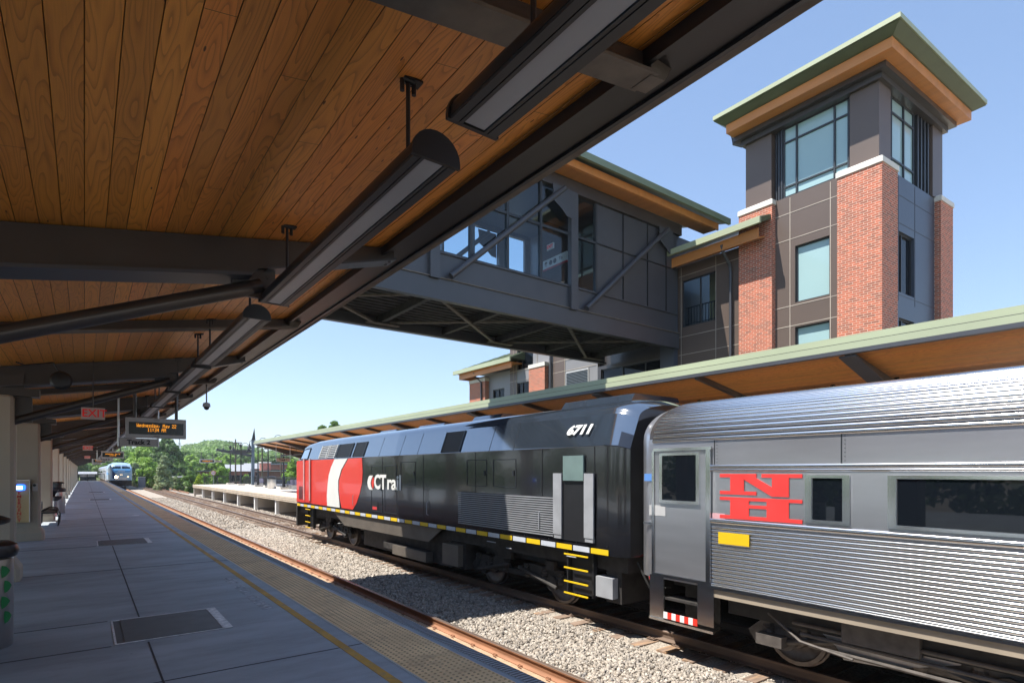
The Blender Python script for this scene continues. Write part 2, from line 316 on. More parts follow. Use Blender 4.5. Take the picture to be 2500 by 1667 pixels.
def stones(name, n, x0, x1, y0, y1, s0, s1, zf, seed, dens=None, label=None):
    g = np.random.default_rng(seed)
    x = g.uniform(x0, x1, n); u = g.uniform(0, 1, n); y = y0 + (y1 - y0) * (u ** 1.5 if dens else u)
    s = g.uniform(s0, s1, n) * (1 + (y - y0) / (y1 - y0) * (.8 if dens else 0))
    base = np.array([(-1, -1, -1), (1, -1, -1), (1, 1, -1), (-1, 1, -1), (-1, -1, 1), (1, -1, 1), (1, 1, 1), (-1, 1, 1)], float)
    V = base[None] * g.uniform(.35, 1.0, (n, 1, 3)) + g.uniform(-.42, .42, (n, 8, 3))
    V[:, 4:, :2] *= g.uniform(.4, 1, (n, 1, 1))
    a = g.normal(size=(n, 4)); a /= np.linalg.norm(a, axis=1)[:, None]; q0, q1, q2, q3 = a.T
    Rm = np.stack([1 - 2 * (q2 * q2 + q3 * q3), 2 * (q1 * q2 - q0 * q3), 2 * (q1 * q3 + q0 * q2), 2 * (q1 * q2 + q0 * q3), 1 - 2 * (q1 * q1 + q3 * q3), 2 * (q2 * q3 - q0 * q1), 2 * (q1 * q3 - q0 * q2), 2 * (q2 * q3 + q0 * q1), 1 - 2 * (q1 * q1 + q2 * q2)], 1).reshape(n, 3, 3)
    V = np.einsum('nij,nkj->nki', Rm, V) * s[:, None, None]
    z = zf(x, y) + g.uniform(-.012, .03, n)
    V += np.stack([x, y, z], 1)[:, None]
    F = np.array([(0, 3, 2, 1), (4, 5, 6, 7), (0, 1, 5, 4), (1, 2, 6, 5), (2, 3, 7, 6), (3, 0, 4, 7)])
    F = (F[None] + 8 * np.arange(n)[:, None, None]).reshape(-1)
    me = bpy.data.meshes.new(name); me.vertices.add(n * 8); me.vertices.foreach_set('co', V.reshape(-1).astype(np.float32))
    me.loops.add(len(F)); me.loops.foreach_set('vertex_index', F.astype(np.int32)); me.polygons.add(n * 6)
    me.polygons.foreach_set('loop_start', np.arange(0, n * 24, 4, dtype=np.int32)); me.update(calc_edges=True)
    me.materials.append(M_stone); o = bpy.data.objects.new(name, me); COL.objects.link(o); tag(o, kind='stuff', label=label); return o
zf = lambda x, y: TZ - .03 + .02 * np.sin(x * 3 + y * .7) * np.sin(y * 1.3) - .05 * (x > 8.12)
stones('ballast_stones', 62000, 5.98, 8.72, 2.2, 34, .017, .034, zf, 1, dens=True, label='loose grey crushed stone between the two tracks')
stones('ballast_stones', 22000, 5.98, 11.9, 26, 80, .035, .06, zf, 2, label='loose crushed stone along the tracks further down the line')

def rail_mb(x, y0, y1, z=RZ):
    p = [(-.075, -.185), (.075, -.185), (.075, -.172), (.02, -.15), (.011, -.135), (.011, -.045), (.036, -.032), (.037, -.008), (.03, 0), (-.03, 0), (-.037, -.008), (-.036, -.032), (-.011, -.045), (-.011, -.135), (-.02, -.15), (-.075, -.172)]
    m = MB(); m.prism('y', [(x + a, z + c) for a, c in p][::-1], y0, y1); m.m = [0] * len(m.f)
    for i, f in enumerate(m.f):
        if len(f) == 4 and all(m.v[j][2] > z - .009 for j in f): m.m[i] = 1
    return m
def track(name, xa, xb, label, ty0, dy, nties, tx0, tx1, y0=-12, y1=420, plates=True):
    t = empty(name, (xa, y0, TZ), label=label, cat='railway track')
    T = lambda o: setattr(o, 'location', (-xa, -y0, -TZ)) or o
    T(rail_mb(xa, y0, y1).build('rail', [M_rust, M_railtop], t)); T(rail_mb(xb, y0, y1).build('rail', [M_rust, M_railtop], t))
    rest = MB(); r = random.Random(len(name)); first = None
    for k in range(nties):
        y = ty0 + dy * k; e = r.uniform(-.06, .06)
        if k < 100:
            if k < 5 or first is None:
                m = MB().box(tx0 + e, tx1 + e, y - .11, y + .11, TZ - .16, TZ + r.uniform(-.012, .004)); o = m.build('tie', M_tie, t); T(o); first = first or []; first.append((o, y))
            else:
                s, sy = first[k % len(first)]; o = s.copy(); COL.objects.link(o); o.parent = t; o.location = (-xa + r.uniform(-.06, .06), -y0 + y - sy, -TZ + r.uniform(-.01, .003)); o.rotation_euler = (0, 0, r.uniform(-.003, .003))
        else: rest.box(tx0 + e, tx1 + e, y - .11, y + .11, TZ - .16, TZ)
    if rest.v: T(rest.build('ties_beyond', M_tie, t, kind='stuff'))
    pl = MB()
    if plates:
        for k in range(min(nties, 90)):
            y = ty0 + dy * k
            for x in (xa, xb):
                pl.box(x - .17, x + .17, y - .09, y + .09, TZ + .006, TZ + .018)
                for sx in (-.13, .13):
                    for sy in (-.05, .05): pl.box(x + sx - .012, x + sx + .012, y + sy - .012, y + sy + .012, TZ + .018, TZ + .04)
        T(pl.build('tie_plates', M_rust, t))
    return t, T
M_rust_keep = M_rust; M_rust = mat('brown_rail_steel', (.16, .11, .08), .7, .15, .25, 9, .2, 90, stretch=(1, .15, 1))
t1, _ = track('railway_track', 8.83, 10.33, 'middle track on wooden ties, carrying the black locomotive', -8.4, .575, 380, 8.22, 10.95)
M_rust = M_rust_keep
t2, T2f = track('railway_track', 4.3, 5.80, 'near track beside the shaded platform, rusty orange rail with spring clips', -8.4, .71, 250, 3.95, 6.12, plates=False)
m = MB().box(5.36, 5.97, -12, 200, TZ - .05, TZ + .004); T2f(m.build('rail_base', M_railmat, t2))
m = MB()
for k in range(110):
    y = -2 + .71 * k + .12
    for sx in (-1, 1):
        m.tube([(5.80 + sx * .13, y - .05, TZ + .02), (5.80 + sx * .13, y + .05, TZ + .03), (5.80 + sx * .085, y + .06, TZ + .045), (5.80 + sx * .075, y, TZ + .04), (5.80 + sx * .115, y - .005, TZ + .035)], .009, 5)
    m.box(5.93, 6.08, y - .04, y + .06, TZ + .0, TZ + .02)
T2f(m.build('rail_clips', M_rust, t2))
t3 = empty('railway_track', (13, 60, TZ), label='third track curving away to the right behind the far platform end', cat='railway track')
for off in (0, 1.5):
    m = MB(); secs = []
    for k in range(40):
        y = 92 + k * 6; x = 10.33 + off + ((k * .075) ** 2) * 1.25
        secs.append([(x - .04 - 13, y - 60, 0), (x + .04 - 13, y - 60, 0), (x + .04 - 13, y - 60, .19), (x - .04 - 13, y - 60, .19)])
    m.loft(secs, closed=True); m.build('rail', M_rust, t3)

# ------------------------------------------------------------------ near platform
PE = 3.13
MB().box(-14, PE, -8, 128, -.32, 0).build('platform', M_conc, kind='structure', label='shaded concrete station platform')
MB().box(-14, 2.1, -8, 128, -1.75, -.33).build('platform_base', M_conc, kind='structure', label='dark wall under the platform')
m = MB(); y = 5.69 - 6.96 * 2
m.box(.532, .548, -8, 7.1, 0, .003); m.box(.532, .548, 8.4, 16.7, 0, .003); m.box(.532, .548, 18.2, 128, 0, .003)
for k in range(19): m.box(-1.3, 2.93, y + 6.96 * k - .006, y + 6.96 * k + .006, .0005, .0035)
m.box(-1.6, .22, 7.13, 7.142, .0005, .0035); m.box(-1.6, .22, 8.35, 8.362, .0005, .0035); m.box(-1.6, .22, 16.8, 16.82, .0005, .0035)
m.build('platform_joints', M_joint, kind='structure', label='dark expansion joints in the platform concrete')
M_yel = mat("worn_yellow_line", (.60, .34, .06), .8, 0, .2, 2, dirt=((.40, .29, .15), 9, .5, .66))
MB().box(2.08, 2.165, -8, 128, 0, .004).build('yellow_line', M_yel, kind='structure', label='worn yellow line painted along the platform')
m = MB().box(2.315, 2.33, -8, 128, 0, .006).box(2.925, 2.935, -8, 128, 0, .006); m.build('tactile_edging', M_lt, kind='structure', label='thin pale edging of the tactile strip')
# tactile tiles with domes
M_tac = mat("tactile_tile", (.90, .62, .32), .7, 0, .14, 1.5, .1, 200, dirt=((.46, .28, .15), 2.6, .52, .74))
M_dome = mat("tactile_dome", (.54, .35, .17), .7, 0, .2, 6, dirt=((.14, .11, .09), 3, .5, .72))
m = MB(); k = 0; y = 3.0 - .61 * 18
while y < 128:
    m.box(2.331, 2.924, y + .002, y + .607, 0, .008 + .0006 * (k % 2)); y += .61; k += 1
m.build('tactile_strip', M_tac, kind='structure', label='tan tactile paving strip with rows of domes at the platform edge')
m = MB()
def dome(x, y, r, h, n=6):
    o = len(m.v)
    for rr_, hh in ((r, 0), (r * .55, h)):
        for k in range(n): m.v.append((x + rr_ * math.cos(k * 6.2832 / n), y + rr_ * math.sin(k * 6.2832 / n), .0082 + hh))
    for k in range(n): m.f.append((o + k, o + (k + 1) % n, o + n + (k + 1) % n, o + n + k))
    m.f.append(tuple(o + n + k for k in range(n))); m.m += [0] * (n + 1)
y = 3.0
while y < 60:
    n_ = 6 if y < 14 else 4
    for i in range(10): dome(2.36 + .0598 * i, y, .0145, .006, n_)
    y += .0598 if y < 30 else .12
m.build('tactile_domes', M_dome, kind='stuff', label='small raised domes on the tan tactile strip')
M_grat = mat("edge_grating", (.36, .37, .39), .6, 0, .35, 90, .4, 90)
MB().box(3.0, PE + .005, -8, 128, -.05, .005).build('platform_edging', M_grat, kind='structure', label='grey ribbed nosing along the platform edge')
m = MB()
for i in range(500):
    y = 1.5 + .05 * i; m.box(3.005, PE, y, y + .018, .005, .0075)
m.build('edging_ribs', M_hatch, kind='structure', label='fine ribs of the platform nosing')
# worn painted words
M_faint = mat("worn_white_paint", (.60, .62, .65), .8, 0, .2, 14, dirt=((.33, .34, .355), 13, .42, .56))
wt = empty('painted_warning', (1.9, 9.5, 0), label='faint worn white words painted on the platform beside the yellow line', cat='painted text')
for s, y, px in (('STEP', 10.25, 0), ('YOUR', 9.35, 0), ('WATCH', 8.35, 0)):
    text('lettering', s, .2, M_faint, frame((1.93 - 1.9, y - 9.5, .002), (0, 1, 0), (-1, 0, 0)), wt, off=.004, sx=1.35)
# hatches
def hatch(y0, y1, label):
    h = empty('floor_hatch', (.8, (y0 + y1) / 2, 0), label=label, cat='floor hatch', group='metal hatches set in the platform')
    d = (y1 - y0) / 2
    MB().box(-.55, .57, -d, d, 0, .004).build('frame', M_hatch, h)
    f = MB().box(.47, .57, -d, d, .004, .009).box(-.55, .47, d - .035, d, .004, .008).box(-.55, .47, -d, -d + .02, .004, .008).box(-.55, -.53, -d + .02, d - .035, .004, .008)
    f.build('frame_strip', M_frame, h); MB().box(-.46, .46, -d + .03, d - .045, .004, .012).build('cover_plate', M_hatch, h)
hatch(7.17, 8.33, 'large dark steel hatch with pale strip, nearest in the platform floor')
hatch(16.8, 18.1, 'dark steel hatch in the platform floor beyond the nearest one')
hatch(43.5, 45, 'small looking floor hatch far down the platform')
hatch(58.5, 60, 'farthest floor hatch down the platform')
for p, lb in (((1.65, 27.5), 'small round pale floor cover to the right of the joint'), ((1.05, 75), 'tiny pale floor cover far down the platform')):
    MB().lathe((p[0], p[1], .0), [(.13, 0), (.13, .008), (.1, .01)], 16).build('floor_cover', M_frame, smooth=False, label=lb, cat='floor cover')

# ------------------------------------------------------------------ near canopy
CE = 2.86
def cz(x): return 3.70 + .17 * x
RY = [2.12 + 3.46 * k for k in range(-3, 37)]
can = empty('platform_canopy', (0, 60, 3.6), label='long canopy over the near platform with varnished board ceiling', cat='canopy')
CL = (0, -60, -3.6)
def cpart(m, name, mt, par=None, sm=False, **k):
    o = m.build(name, mt, par if par is not None else can, sm, **k)
    if par is None: o.location = CL
    return o
def vgroove(x0, x1, zfun, pw, y0, y1, off=0):       # board ceiling with V grooves
    mm = MB(); pr = []; k = math.floor((x0 + off) / pw); x = k * pw - off
    while x < x1:
        a, b_ = max(x, x0), min(x + pw, x1)
        if b_ - a > .02: pr += [(a, zfun(a) + .006), (a + .0035, zfun(a)), (b_ - .0035, zfun(b_)), (b_, zfun(b_) + .006)]
        x += pw
    n = len(pr); vs = [(x, y0, z) for x, z in pr] + [(x, y1, z) for x, z in pr]
    return mm.add(vs, [(i, i + 1, n + i + 1, n + i) for i in range(n - 1)])
cpart(vgroove(-2.25, 2.62, cz, .135, -8, 128), 'ceiling', M_wood)
cpart(MB().prism('y', [(-2.25, cz(-2.25) + .03), (2.8, cz(2.8) + .03), (2.8, 4.44), (-2.25, 3.6)], -8, 128), 'roof_deck', M_green)
cpart(MB().box(2.46, 2.49, -8, 128, 4.03, 4.115).box(2.49, 2.77, -8, 128, 4.09, 4.11).box(2.77, 2.80, -8, 128, 4.07, 4.16), 'edge_channel', M_black)
cpart(MB().box(2.80, CE, -8, 128, 4.075, 4.47), 'fascia', M_soot)
cpart(MB().box(-2.30, -2.25, -8, 128, 3.30, 3.62), 'back_fascia', M_soot)
if True:
    mainm = MB().prism('y', [(-1.9, cz(-1.9) - .01), (-1.9, cz(-1.9) - .30), (-.6, cz(-.6) - .34), (1.19, cz(1.19) - .34), (1.26, cz(1.26) - .28), (2.6, cz(2.6) - .12), (2.6, cz(2.6) - .01)], -.06, .06)
    mainf = MB().prism('y', [(-1.9, cz(-1.9) - .31), (-1.9, cz(-1.9) - .33), (-.6, cz(-.6) - .37), (1.19, cz(1.19) - .37), (1.19, cz(1.19) - .341), (-.6, cz(-.6) - .341)], -.17, .17)
    mainf.prism('y', [(1.33, cz(1.33) - .276), (1.33, cz(1.33) - .295), (2.6, cz(2.6) - .145), (2.6, cz(2.6) - .122)], -.11, .11)
    strut = MB().tube([(-.95, 0, 2.62), (1.3, 0, 3.50)], .068, 12)
    strut.box(1.05, 1.42, -.02, .02, 3.38, 3.66)
    for bx_, bz_ in ((1.12, 3.44), (1.12, 3.56), (1.25, 3.50), (1.36, 3.46), (1.36, 3.58)): strut.lathe((bx_, -.02, bz_), [(.016, 0), (.016, -.014)], 6, ax='y')
    for t_ in (2.45, 2.55):
        for q_ in (-.05, .05): mainf.box(t_ - .012, t_ + .012, q_ - .012, q_ + .012, cz(t_) - .16, cz(t_) - .143)
    br = MB().box(-1.45, -.6, -.16, .16, 3.03, 3.16).box(-1.0, -.70, -.03, .03, 2.6, 3.03).box(-1.4, -.8, -.1, .1, 3.15, 3.4)
    inter = MB().prism('y', [(-2.2, cz(-2.2) - .01), (-2.2, cz(-2.2) - .12), (2.6, cz(2.6) - .12), (2.6, cz(2.6) - .01)], -.045, .045)
    interf = MB().prism('y', [(-2.2, cz(-2.2) - .121), (-2.2, cz(-2.2) - .14), (2.55, cz(2.55) - .14), (2.55, cz(2.55) - .121)], -.09, .09)
    interf.prism('y', [(2.50, 3.98), (2.62, 4.0), (2.70, 4.13), (2.50, 4.10)], -.07, .07)
    src = {}
    for k, y in enumerate(RY):
        mn = (k - 3) % 2 == 1
        key = mn
        if key not in src:
            a = cpart(mainm if mn else inter, 'rafter', M_steel); f = (mainf if mn else interf).build('flange', M_steel_b if mn else M_soot, a)
            if mn:
                s1 = strut.build('strut', M_steel, a, True); s2 = br.build('bracket', M_steel, a)
            src[key] = a
        else:
            a = src[key].copy(); COL.objects.link(a); a.parent = can
            for g_ in src[key].children: c_ = g_.copy(); COL.objects.link(c_); c_.parent = a
        a.location = (0, y - 60, -3.6)
cpart(MB().prism('y', [(-7, 3.3), (-2.31, 3.3), (-2.31, 3.5), (-7, 3.5)][::-1], -8, 25), 'added_shade_roof', M_greenD)  # out of view; added to keep sun patches off the near floor
# concrete columns
cb = MB(); ch = .045
def colprof(h, c): return [(-h + c, -h), (h - c, -h), (h, -h + c), (h, h - c), (h - c, h), (-h + c, h), (-h, h - c), (-h, -h + c)]
cx0, cy0 = -1.17, 0
def colgeo():
    cm = MB(); lv = [(0, .33), (.20, .33), (.21, .325), (.33, .262), (.34, .25), (2.99, .25), (3.03, .23)]
    secs = [[(x, y, z) for x, y in colprof(h, ch)] for z, h in lv]
    return cm.loft(secs, closed=True)
c0 = empty('concrete_column', (-1.17, 5.6, 0), cat='column')
colgeo().build('shaft', M_col, c0)
cols = []
names = ['canopy column nearest the camera with steel bins standing before it', 'canopy column bearing the blue light emergency call box', 'third visible canopy column, black bench at its foot', 'canopy column beside the distant steel litter bin']
for k in range(0, 18):
    y = 5.6 + 6.92 * k
    lb = 'beige canopy column behind the camera side of the bins' if k == 0 else (names[k - 1] if k <= 4 else ORD[k] + ' beige canopy column from the camera in the receding row')
    if k == 0: c0.location.y = y; c0['label'] = lb; c0['group'] = 'columns carrying the near canopy'; o = c0
    else: o = dup(c0, (-1.17, y, 0), label=lb)
# low wall closing the far side of the platform between the columns

# ------------------------------------------------------------------ things on the near platform
def pendant(y0, y1, label, first=[None]):
    f = empty('pendant_light', (1.42, y0, 3.37), label=label, cat='light fixture', group='linear lights hung under the near canopy')
    L = y1 - y0; pr = [(.125 * math.cos(t), .015 + .115 * math.sin(t)) for t in [math.pi * i / 12 for i in range(13)]]
    MB().prism('y', [(.125, 0)] + pr + [(-.125, 0)], .02, L - .02).build('housing', M_black, f, True)
    cp = MB()
    pr2 = [(.137 * math.cos(t), .012 + .13 * math.sin(t)) for t in [math.pi * i / 12 for i in range(13)]]
    for a in (0, L - .022): MB().prism('y', [(.137, -.012)] + pr2 + [(-.137, -.012)], a, a + .022).build('end_cap', M_black, f, True)
    MB().box(-.056, .050, .03, L - .03, -.006, .0).build('lens', M_lens, f)
    MB().box(-.122, -.085, .022, L - .022, -.014, .0).box(.075, .122, .022, L - .022, -.014, 0).box(-.078, -.060, .022, L - .022, -.012, 0).box(.054, .070, .022, L - .022, -.012, 0).build('trim_rails', M_fin, f)
    for t in (.32, L - .45):
        st = MB().tube([(.0, t, .12), (.0, t, cz(1.42) - 3.37 - .02)], .0125, 8)
        so_ = st.build('stem', M_black, f, True)
        mb = MB().tube([(-.035, t, .57), (.035, t, .57)], .02, 8).tube([(-.035, t, .50), (-.035, t, .578)], .014, 6).tube([(.035, t, .50), (.035, t, .578)], .014, 6).box(-.075, .075, t - .035, t + .035, .565, .577)
        mb.build('mount', M_black, so_, True)
segs = [(-1.2, 2.2), (2.52, 5.62), (6.25, 9.45), (9.75, 12.9)] + [(13.2 + 3.3 * k, 16.3 + 3.3 * k) for k in range(32)]
labs = ['nearest linear pendant light, cut by the top of the picture', 'second linear pendant light with its rounded end cap toward the camera', 'third linear pendant light, beyond the big rafter', 'fourth linear pendant light toward the clock sign']
for i, (a, c_) in enumerate(segs):
    pendant(a, c_, labs[i] if i < 4 else ORD[i] + ' linear pendant light from the camera in the near canopy row')

GL = {'W': "10001 10001 10001 10101 10101 11011 10001", 'e': "00000 00000 01110 10001 11111 10000 01110", 'd': "00001 00001 01101 10011 10001 10011 01101", 'n': "00000 00000 10110 11001 10001 10001 10001",
      's': "00000 00000 01111 10000 01110 00001 11110", 'a': "00000 00000 01110 00001 01111 10001 01111", 'y': "00000 00000 10001 10001 01111 00001 01110", ',': "00000 00000 00000 00000 01100 00100 01000", 'M': "10001 11011 10101 10101 10001 10001 10001",
      '2': "01110 10001 00001 00110 01000 10000 11111", '1': "00100 01100 00100 00100 00100 00100 01110", '3': "11110 00001 00001 01110 00001 00001 11110", '4': "00010 00110 01010 10010 11111 00010 00010", ':': "00000 01100 01100 00000 01100 01100 00000", 'A': "01110 10001 10001 11111 10001 10001 10001", ' ': "00000 " * 6 + "00000"}
def dots(m, s, xc, zt, p, y):
    w_ = (len(s) * 6 - 1) * p; x = xc - w_ / 2
    for c in s:
        for r_, row in enumerate(GL[c].split()):
            for q, v in enumerate(row):
                if v == '1': m.add([(x + q * p, y, zt - r_ * p * 1.5), (x + (q + .9) * p, y, zt - r_ * p * 1.5), (x + (q + .9) * p, y, zt - (r_ + .8) * p * 1.5), (x + q * p, y, zt - (r_ + .8) * p * 1.5)], [(3, 2, 1, 0)])
        x += 6 * p
def ledsign(name, loc, wd, label, lines=("Wednesday, May 22", "11:34 AM"), top=3.9, mt=M_grey):
    s = empty(name, loc, label=label, cat='display sign', group='clock display signs hung under the canopies'); x, h = wd / 2, .235
    MB().box(-x, x, 0, .16, -h, h).build('housing', mt, s)
    MB().box(-x + .06, x - .06, -.012, 0, -h + .085, h - .10).build('screen', M_screen, s)
    m = MB(); p = wd * .66 / (17 * 6)
    dots(m, lines[0], -.0, .10, p, -.016); dots(m, lines[1], .0, .0, p, -.016); m.build('lettering', M_amber, s)
    t = text('lettering', 'CTrail', .045, M_textd, frame((0, -.003, h - .045), (1, 0, 0), (0, 0, 1)), s)
    t = text('lettering', 'TRAINS', .04, M_textd, frame((0, -.003, -h + .04), (1, 0, 0), (0, 0, 1)), s)
    for xx in (-x + .18, x - .2):
        MB().tube([(xx, .08, h), (xx, .08, top - loc[2])], .035, 10).build('hanger_post', M_steel, s, True)
ledsign('clock_sign', (1.385, 16, 2.815), 1.23, 'nearest amber clock display reading Wednesday, May 22', top=3.93)
ledsign('clock_sign', (1.5, 46, 2.86), 1.23, 'middle amber clock display further down the near platform', top=3.95)
ledsign('clock_sign', (1.4, 82, 2.95), 1.23, 'farthest amber clock display down the near platform', top=3.95)
def tracksign(loc, wd, h, txt, label, top, mt=M_grey, rz=0):
    s = empty('track_sign', loc, rz, label=label, cat='sign', group='track number signs')
    MB().box(-wd / 2, wd / 2, 0, .09, -h / 2, h / 2).build('board', mt, s)
    text('lettering', txt, h * .78, M_textd, frame((0, -.005, 0), (1, 0, 0), (0, 0, 1)), s, off=.006)
    for xx in (-wd / 2 - .03, wd / 2 + .03): MB().tube([(xx, .045, -h / 2), (xx, .045, top - loc[2])], .026, 8).build('hanger_post', M_stain, s, True)
tracksign((1.215, 19, 2.595), .87, .225, 'Track 2', 'grey Track 2 sign below the nearest clock display', 3.85)
tracksign((1.2, 51, 2.62), .87, .225, 'Track 2', 'distant Track 2 sign under the middle clock display', 3.85)
tracksign((1.25, 88, 2.7), .87, .225, 'Track 2', 'farthest Track 2 sign under the third clock display', 3.85)
M_exitr = mat("exit_red", (.75, .03, .03), .5, emit=(.9, .03, .03), es=.06)
M_exitf = mat("exit_face", (.50, .42, .38), .6)
def exitsign(loc, label, s_=1):
    s = empty('exit_sign', loc, label=label, cat='exit sign', group='EXIT signs under the near canopy'); s.scale = (s_,) * 3
    MB().box(-.165, .165, 0, .05, -.1, .1).build('housing', M_exitf, s)
    text('lettering', 'EXIT', .185, M_exitr, frame((.018, -.006, -.002), (1, 0, 0), (0, 0, 1)), s, off=.002, sx=.92)
    MB().add([(-.15, -.008, 0), (-.125, -.008, .04), (-.125, -.008, -.04)], [(0, 2, 1)]).build('arrow', M_exitr, s)
    MB().tube([(0, .025, .1), (0, .025, (3.68 - loc[2]) / s_)], .009, 6).build('stem', M_steel, s)
exitsign((.12, 12.1, 2.78), 'nearest red EXIT sign hanging left of the clock display')
exitsign((.12, 32, 2.83), 'second red EXIT sign further down the canopy', 1.1)
exitsign((.2, 60, 2.95), 'farthest red EXIT sign down the canopy', 1.2)
# dome camera and round loudspeaker
s = empty('security_camera', (2.6, 17.0, 3.5), label='white dome camera on a pole hanging from the canopy edge', cat='security camera')
s.scale = (.75,) * 3; MB().tube([(0, 0, .12), (0, 0, .9)], .022, 8).build('pole', M_steel, s, True)
MB().lathe((0, 0, 0), [(.03, .16), (.11, .13), (.13, .03), (.12, 0)][::-1], 16).build('housing', M_lt, s, True)
MB().lathe((0, 0, 0), [(.09, 0), (.088, -.04), (.06, -.09), (.02, -.11)][::-1], 16).build('dome', M_black, s, True)
s = empty('loudspeaker', (-.3, 11.6, 3.25), label='round black loudspeaker under the ceiling left of the EXIT sign', cat='loudspeaker')
MB().lathe((0, 0, 0), [(.03, -.02), (.12, .0), (.15, .05), (.09, .16), (.06, .25)], 16, ax='y').build('horn', M_black, s, True)
MB().tube([(0, .1, .08), (-.1, .1, .28), (-.45, .1, .2), (-.55, .1, .24)], .012, 6).build('cable', M_black, s)
# emergency box
s = empty('emergency_phone', (-1.3, 19.03, 1.02), label='brass EMERGENCY call box with glowing blue lamp on the second column', cat='emergency phone')
M_brass = mat("brushed_brass", (.50, .37, .20), .45, .55, .12, 3, stretch=(1, 1, .3))
MB().box(-.17, .17, 0, .13, -.53, .53).build('cabinet', M_brass, s)
MB().box(.17, .185, -.01, .13, -.53, .55).box(-.185, -.17, -.01, .13, -.53, .55).box(-.17, .17, -.01, .13, .53, .55).build('frame', M_stain, s)
MB().lathe((.0, -.03, .36), [(.02, -.105), (.07, -.09), (.085, 0), (.07, .09), (.02, .105)], 14, ax='x').build('lamp', glow("blue_beacon", (.02, .12, 1), 2.2), s, True)
MB().box(-.07, .05, -.125, -.115, .31, .40).build('lamp_tube', glow("beacon_tube", (.55, .75, 1), 2.5), s)
for i, c in enumerate("EMERGENCY"): text('lettering', c, .098, M_red, frame((-.02, -.006, .215 - .086 * i), (1, 0, 0), (0, 0, 1)), s, off=.003, sx=1.15)
s = empty('notice_box', (-1.02, 19.12, 1.38), label='small grey box with round black button on the second column', cat='call box')
MB().box(-.055, .055, 0, .05, -.1, .1).build('cabinet', M_grey, s); MB().lathe((-.01, -.0, .05), [(.035, -.012), (.035, 0)], 12, ax='y').build('button', M_black, s)
# litter bins
M_collar = mat("bin_collar", (.02, .02, .025), .3, ior=1.5)
M_leaf = mat("green_emblem", (.01, .22, .06), .5)
def bin_(loc, label, green=False, grp='stainless litter bins'):
    s = empty('litter_bin', loc, label=label, cat='litter bin', group=grp)
    MB().lathe((0, 0, 0), [(.255, 0), (.27, .02), (.27, .90), (.26, .91)], 32).build('body', M_stain, s, True)
    MB().lathe((0, 0, 0), [(.262, .905), (.30, .925), (.318, .98), (.30, 1.04), (.25, 1.07), (.19, 1.075)], 32).build('collar', M_collar, s, True)
    m = MB()
    for a in range(2):
        t0 = a * math.pi + .5
        pts = [(.175 * math.cos(t0 + .15 * q), .175 * math.sin(t0 + .15 * q)) for q in range(14)]
        for i in range(13): m.add([(pts[i][0], pts[i][1], 1.07), (pts[i + 1][0], pts[i + 1][1], 1.07), (pts[i + 1][0], pts[i + 1][1], 1.27), (pts[i][0], pts[i][1], 1.27)], [(0, 1, 2, 3)])
    m.build('hood_support', M_black, s)
    MB().lathe((0, 0, 0), [(.20, 1.25), (.245, 1.27), (.25, 1.30), (.18, 1.335), (.03, 1.345)], 32).build('hood', M_black, s, True)
    if green:
        m = MB()
        for i in range(4):
            a0 = -.62 + (.07 if i % 2 else -.04); z0 = .78 - .155 * i
            pts = [(math.cos(q * 6.283 / 9) * .055 * (1.25 if q % 3 == 0 else .8), math.sin(q * 6.283 / 9) * .062 * (1.2 if q % 3 == 0 else .85)) for q in range(9)]
            m.add([(.2725 * math.cos(a0 + px / .27), .2725 * math.sin(a0 + px / .27), z0 + pz) for px, pz in pts], [tuple(range(9))])
        m.build('recycling_emblem', M_leaf, s)
bin_((-.86, 7.88, 0), 'steel bin with green recycling arrows at the left edge', True)
bin_((-.99, 7.12, 0), 'nearest steel bin, mostly cut by the left picture edge')
bin_((-.93, 31.0, 0), 'distant steel bin with dark hood beside the fourth column')
s = empty('drinking_fountain', (-.98, 28.9, 0), label='dark drinking fountain with steel pedestal before the distant bin', cat='drinking fountain')
MB().lathe((0, 0, 0), [(.16, 0), (.15, .05), (.14, .62), (.16, .66)], 20).build('pedestal', M_stain, s, True)
MB().lathe((0, 0, 0), [(.12, .60), (.25, .70), (.27, .78), (.25, .80), (.1, .74)], 20).build('basin', M_collar, s, True)
MB().lathe((-.05, .1, 0), [(.10, .8), (.13, .9), (.2, 1.0), (.21, 1.05), (.1, 1.0)], 20).build('upper_basin', M_collar, s, True)
s = empty('bench', (-.95, 24.6, 0), label='black metal bench with looped arms at the third column', cat='bench')
MB().box(-.2, .25, -.9, .9, .42, .46).build('seat', M_black, s); m = MB()
for y in (-.85, -.3, .3, .85): MB().tube([(.26, y, 0), (.28, y, .3), (.2, y, .52), (.0, y, .56), (-.2, y, .46), (-.22, y, 0)], .016, 6).build('looped_arm', M_black, s, True)
MB().box(-.24, -.2, -.9, .9, .5, .75).build('backrest', M_black, s)
# railing at the far end of the platform
def railing(p, q, h, label, z=0, posts=3, sp=.13, group=None, r=.009, th=.03):
    p, q = Vector((*p, z)), Vector((*q, z)); s = empty('railing', p, label=label, cat='railing', group=group); d = q - p; L = d.length; d.normalize()
    m = MB(); o = Vector((0, 0, 0))
    for k in range(int(L / sp)):
        a = d * (sp * (k + .5)); m.beam(a + Vector((0, 0, .1)), a + Vector((0, 0, h - .1)), r * 2, r * 2)
    m.beam(Vector((0, 0, .1)), d * L + Vector((0, 0, .1)), th, th); m.beam(Vector((0, 0, h - .1)), d * L + Vector((0, 0, h - .1)), th * .8, th * .8); m.beam(Vector((0, 0, h)), d * L + Vector((0, 0, h)), th * 1.3, th * 1.3)
    m.build('picket_panel', M_black, s)
    for k in range(posts):
        a = d * (L * k / (posts - 1)); MB().beam(a, a + Vector((0, 0, h + .03)), th * 1.8, th * 1.8).build('post', M_black, s)
    return s
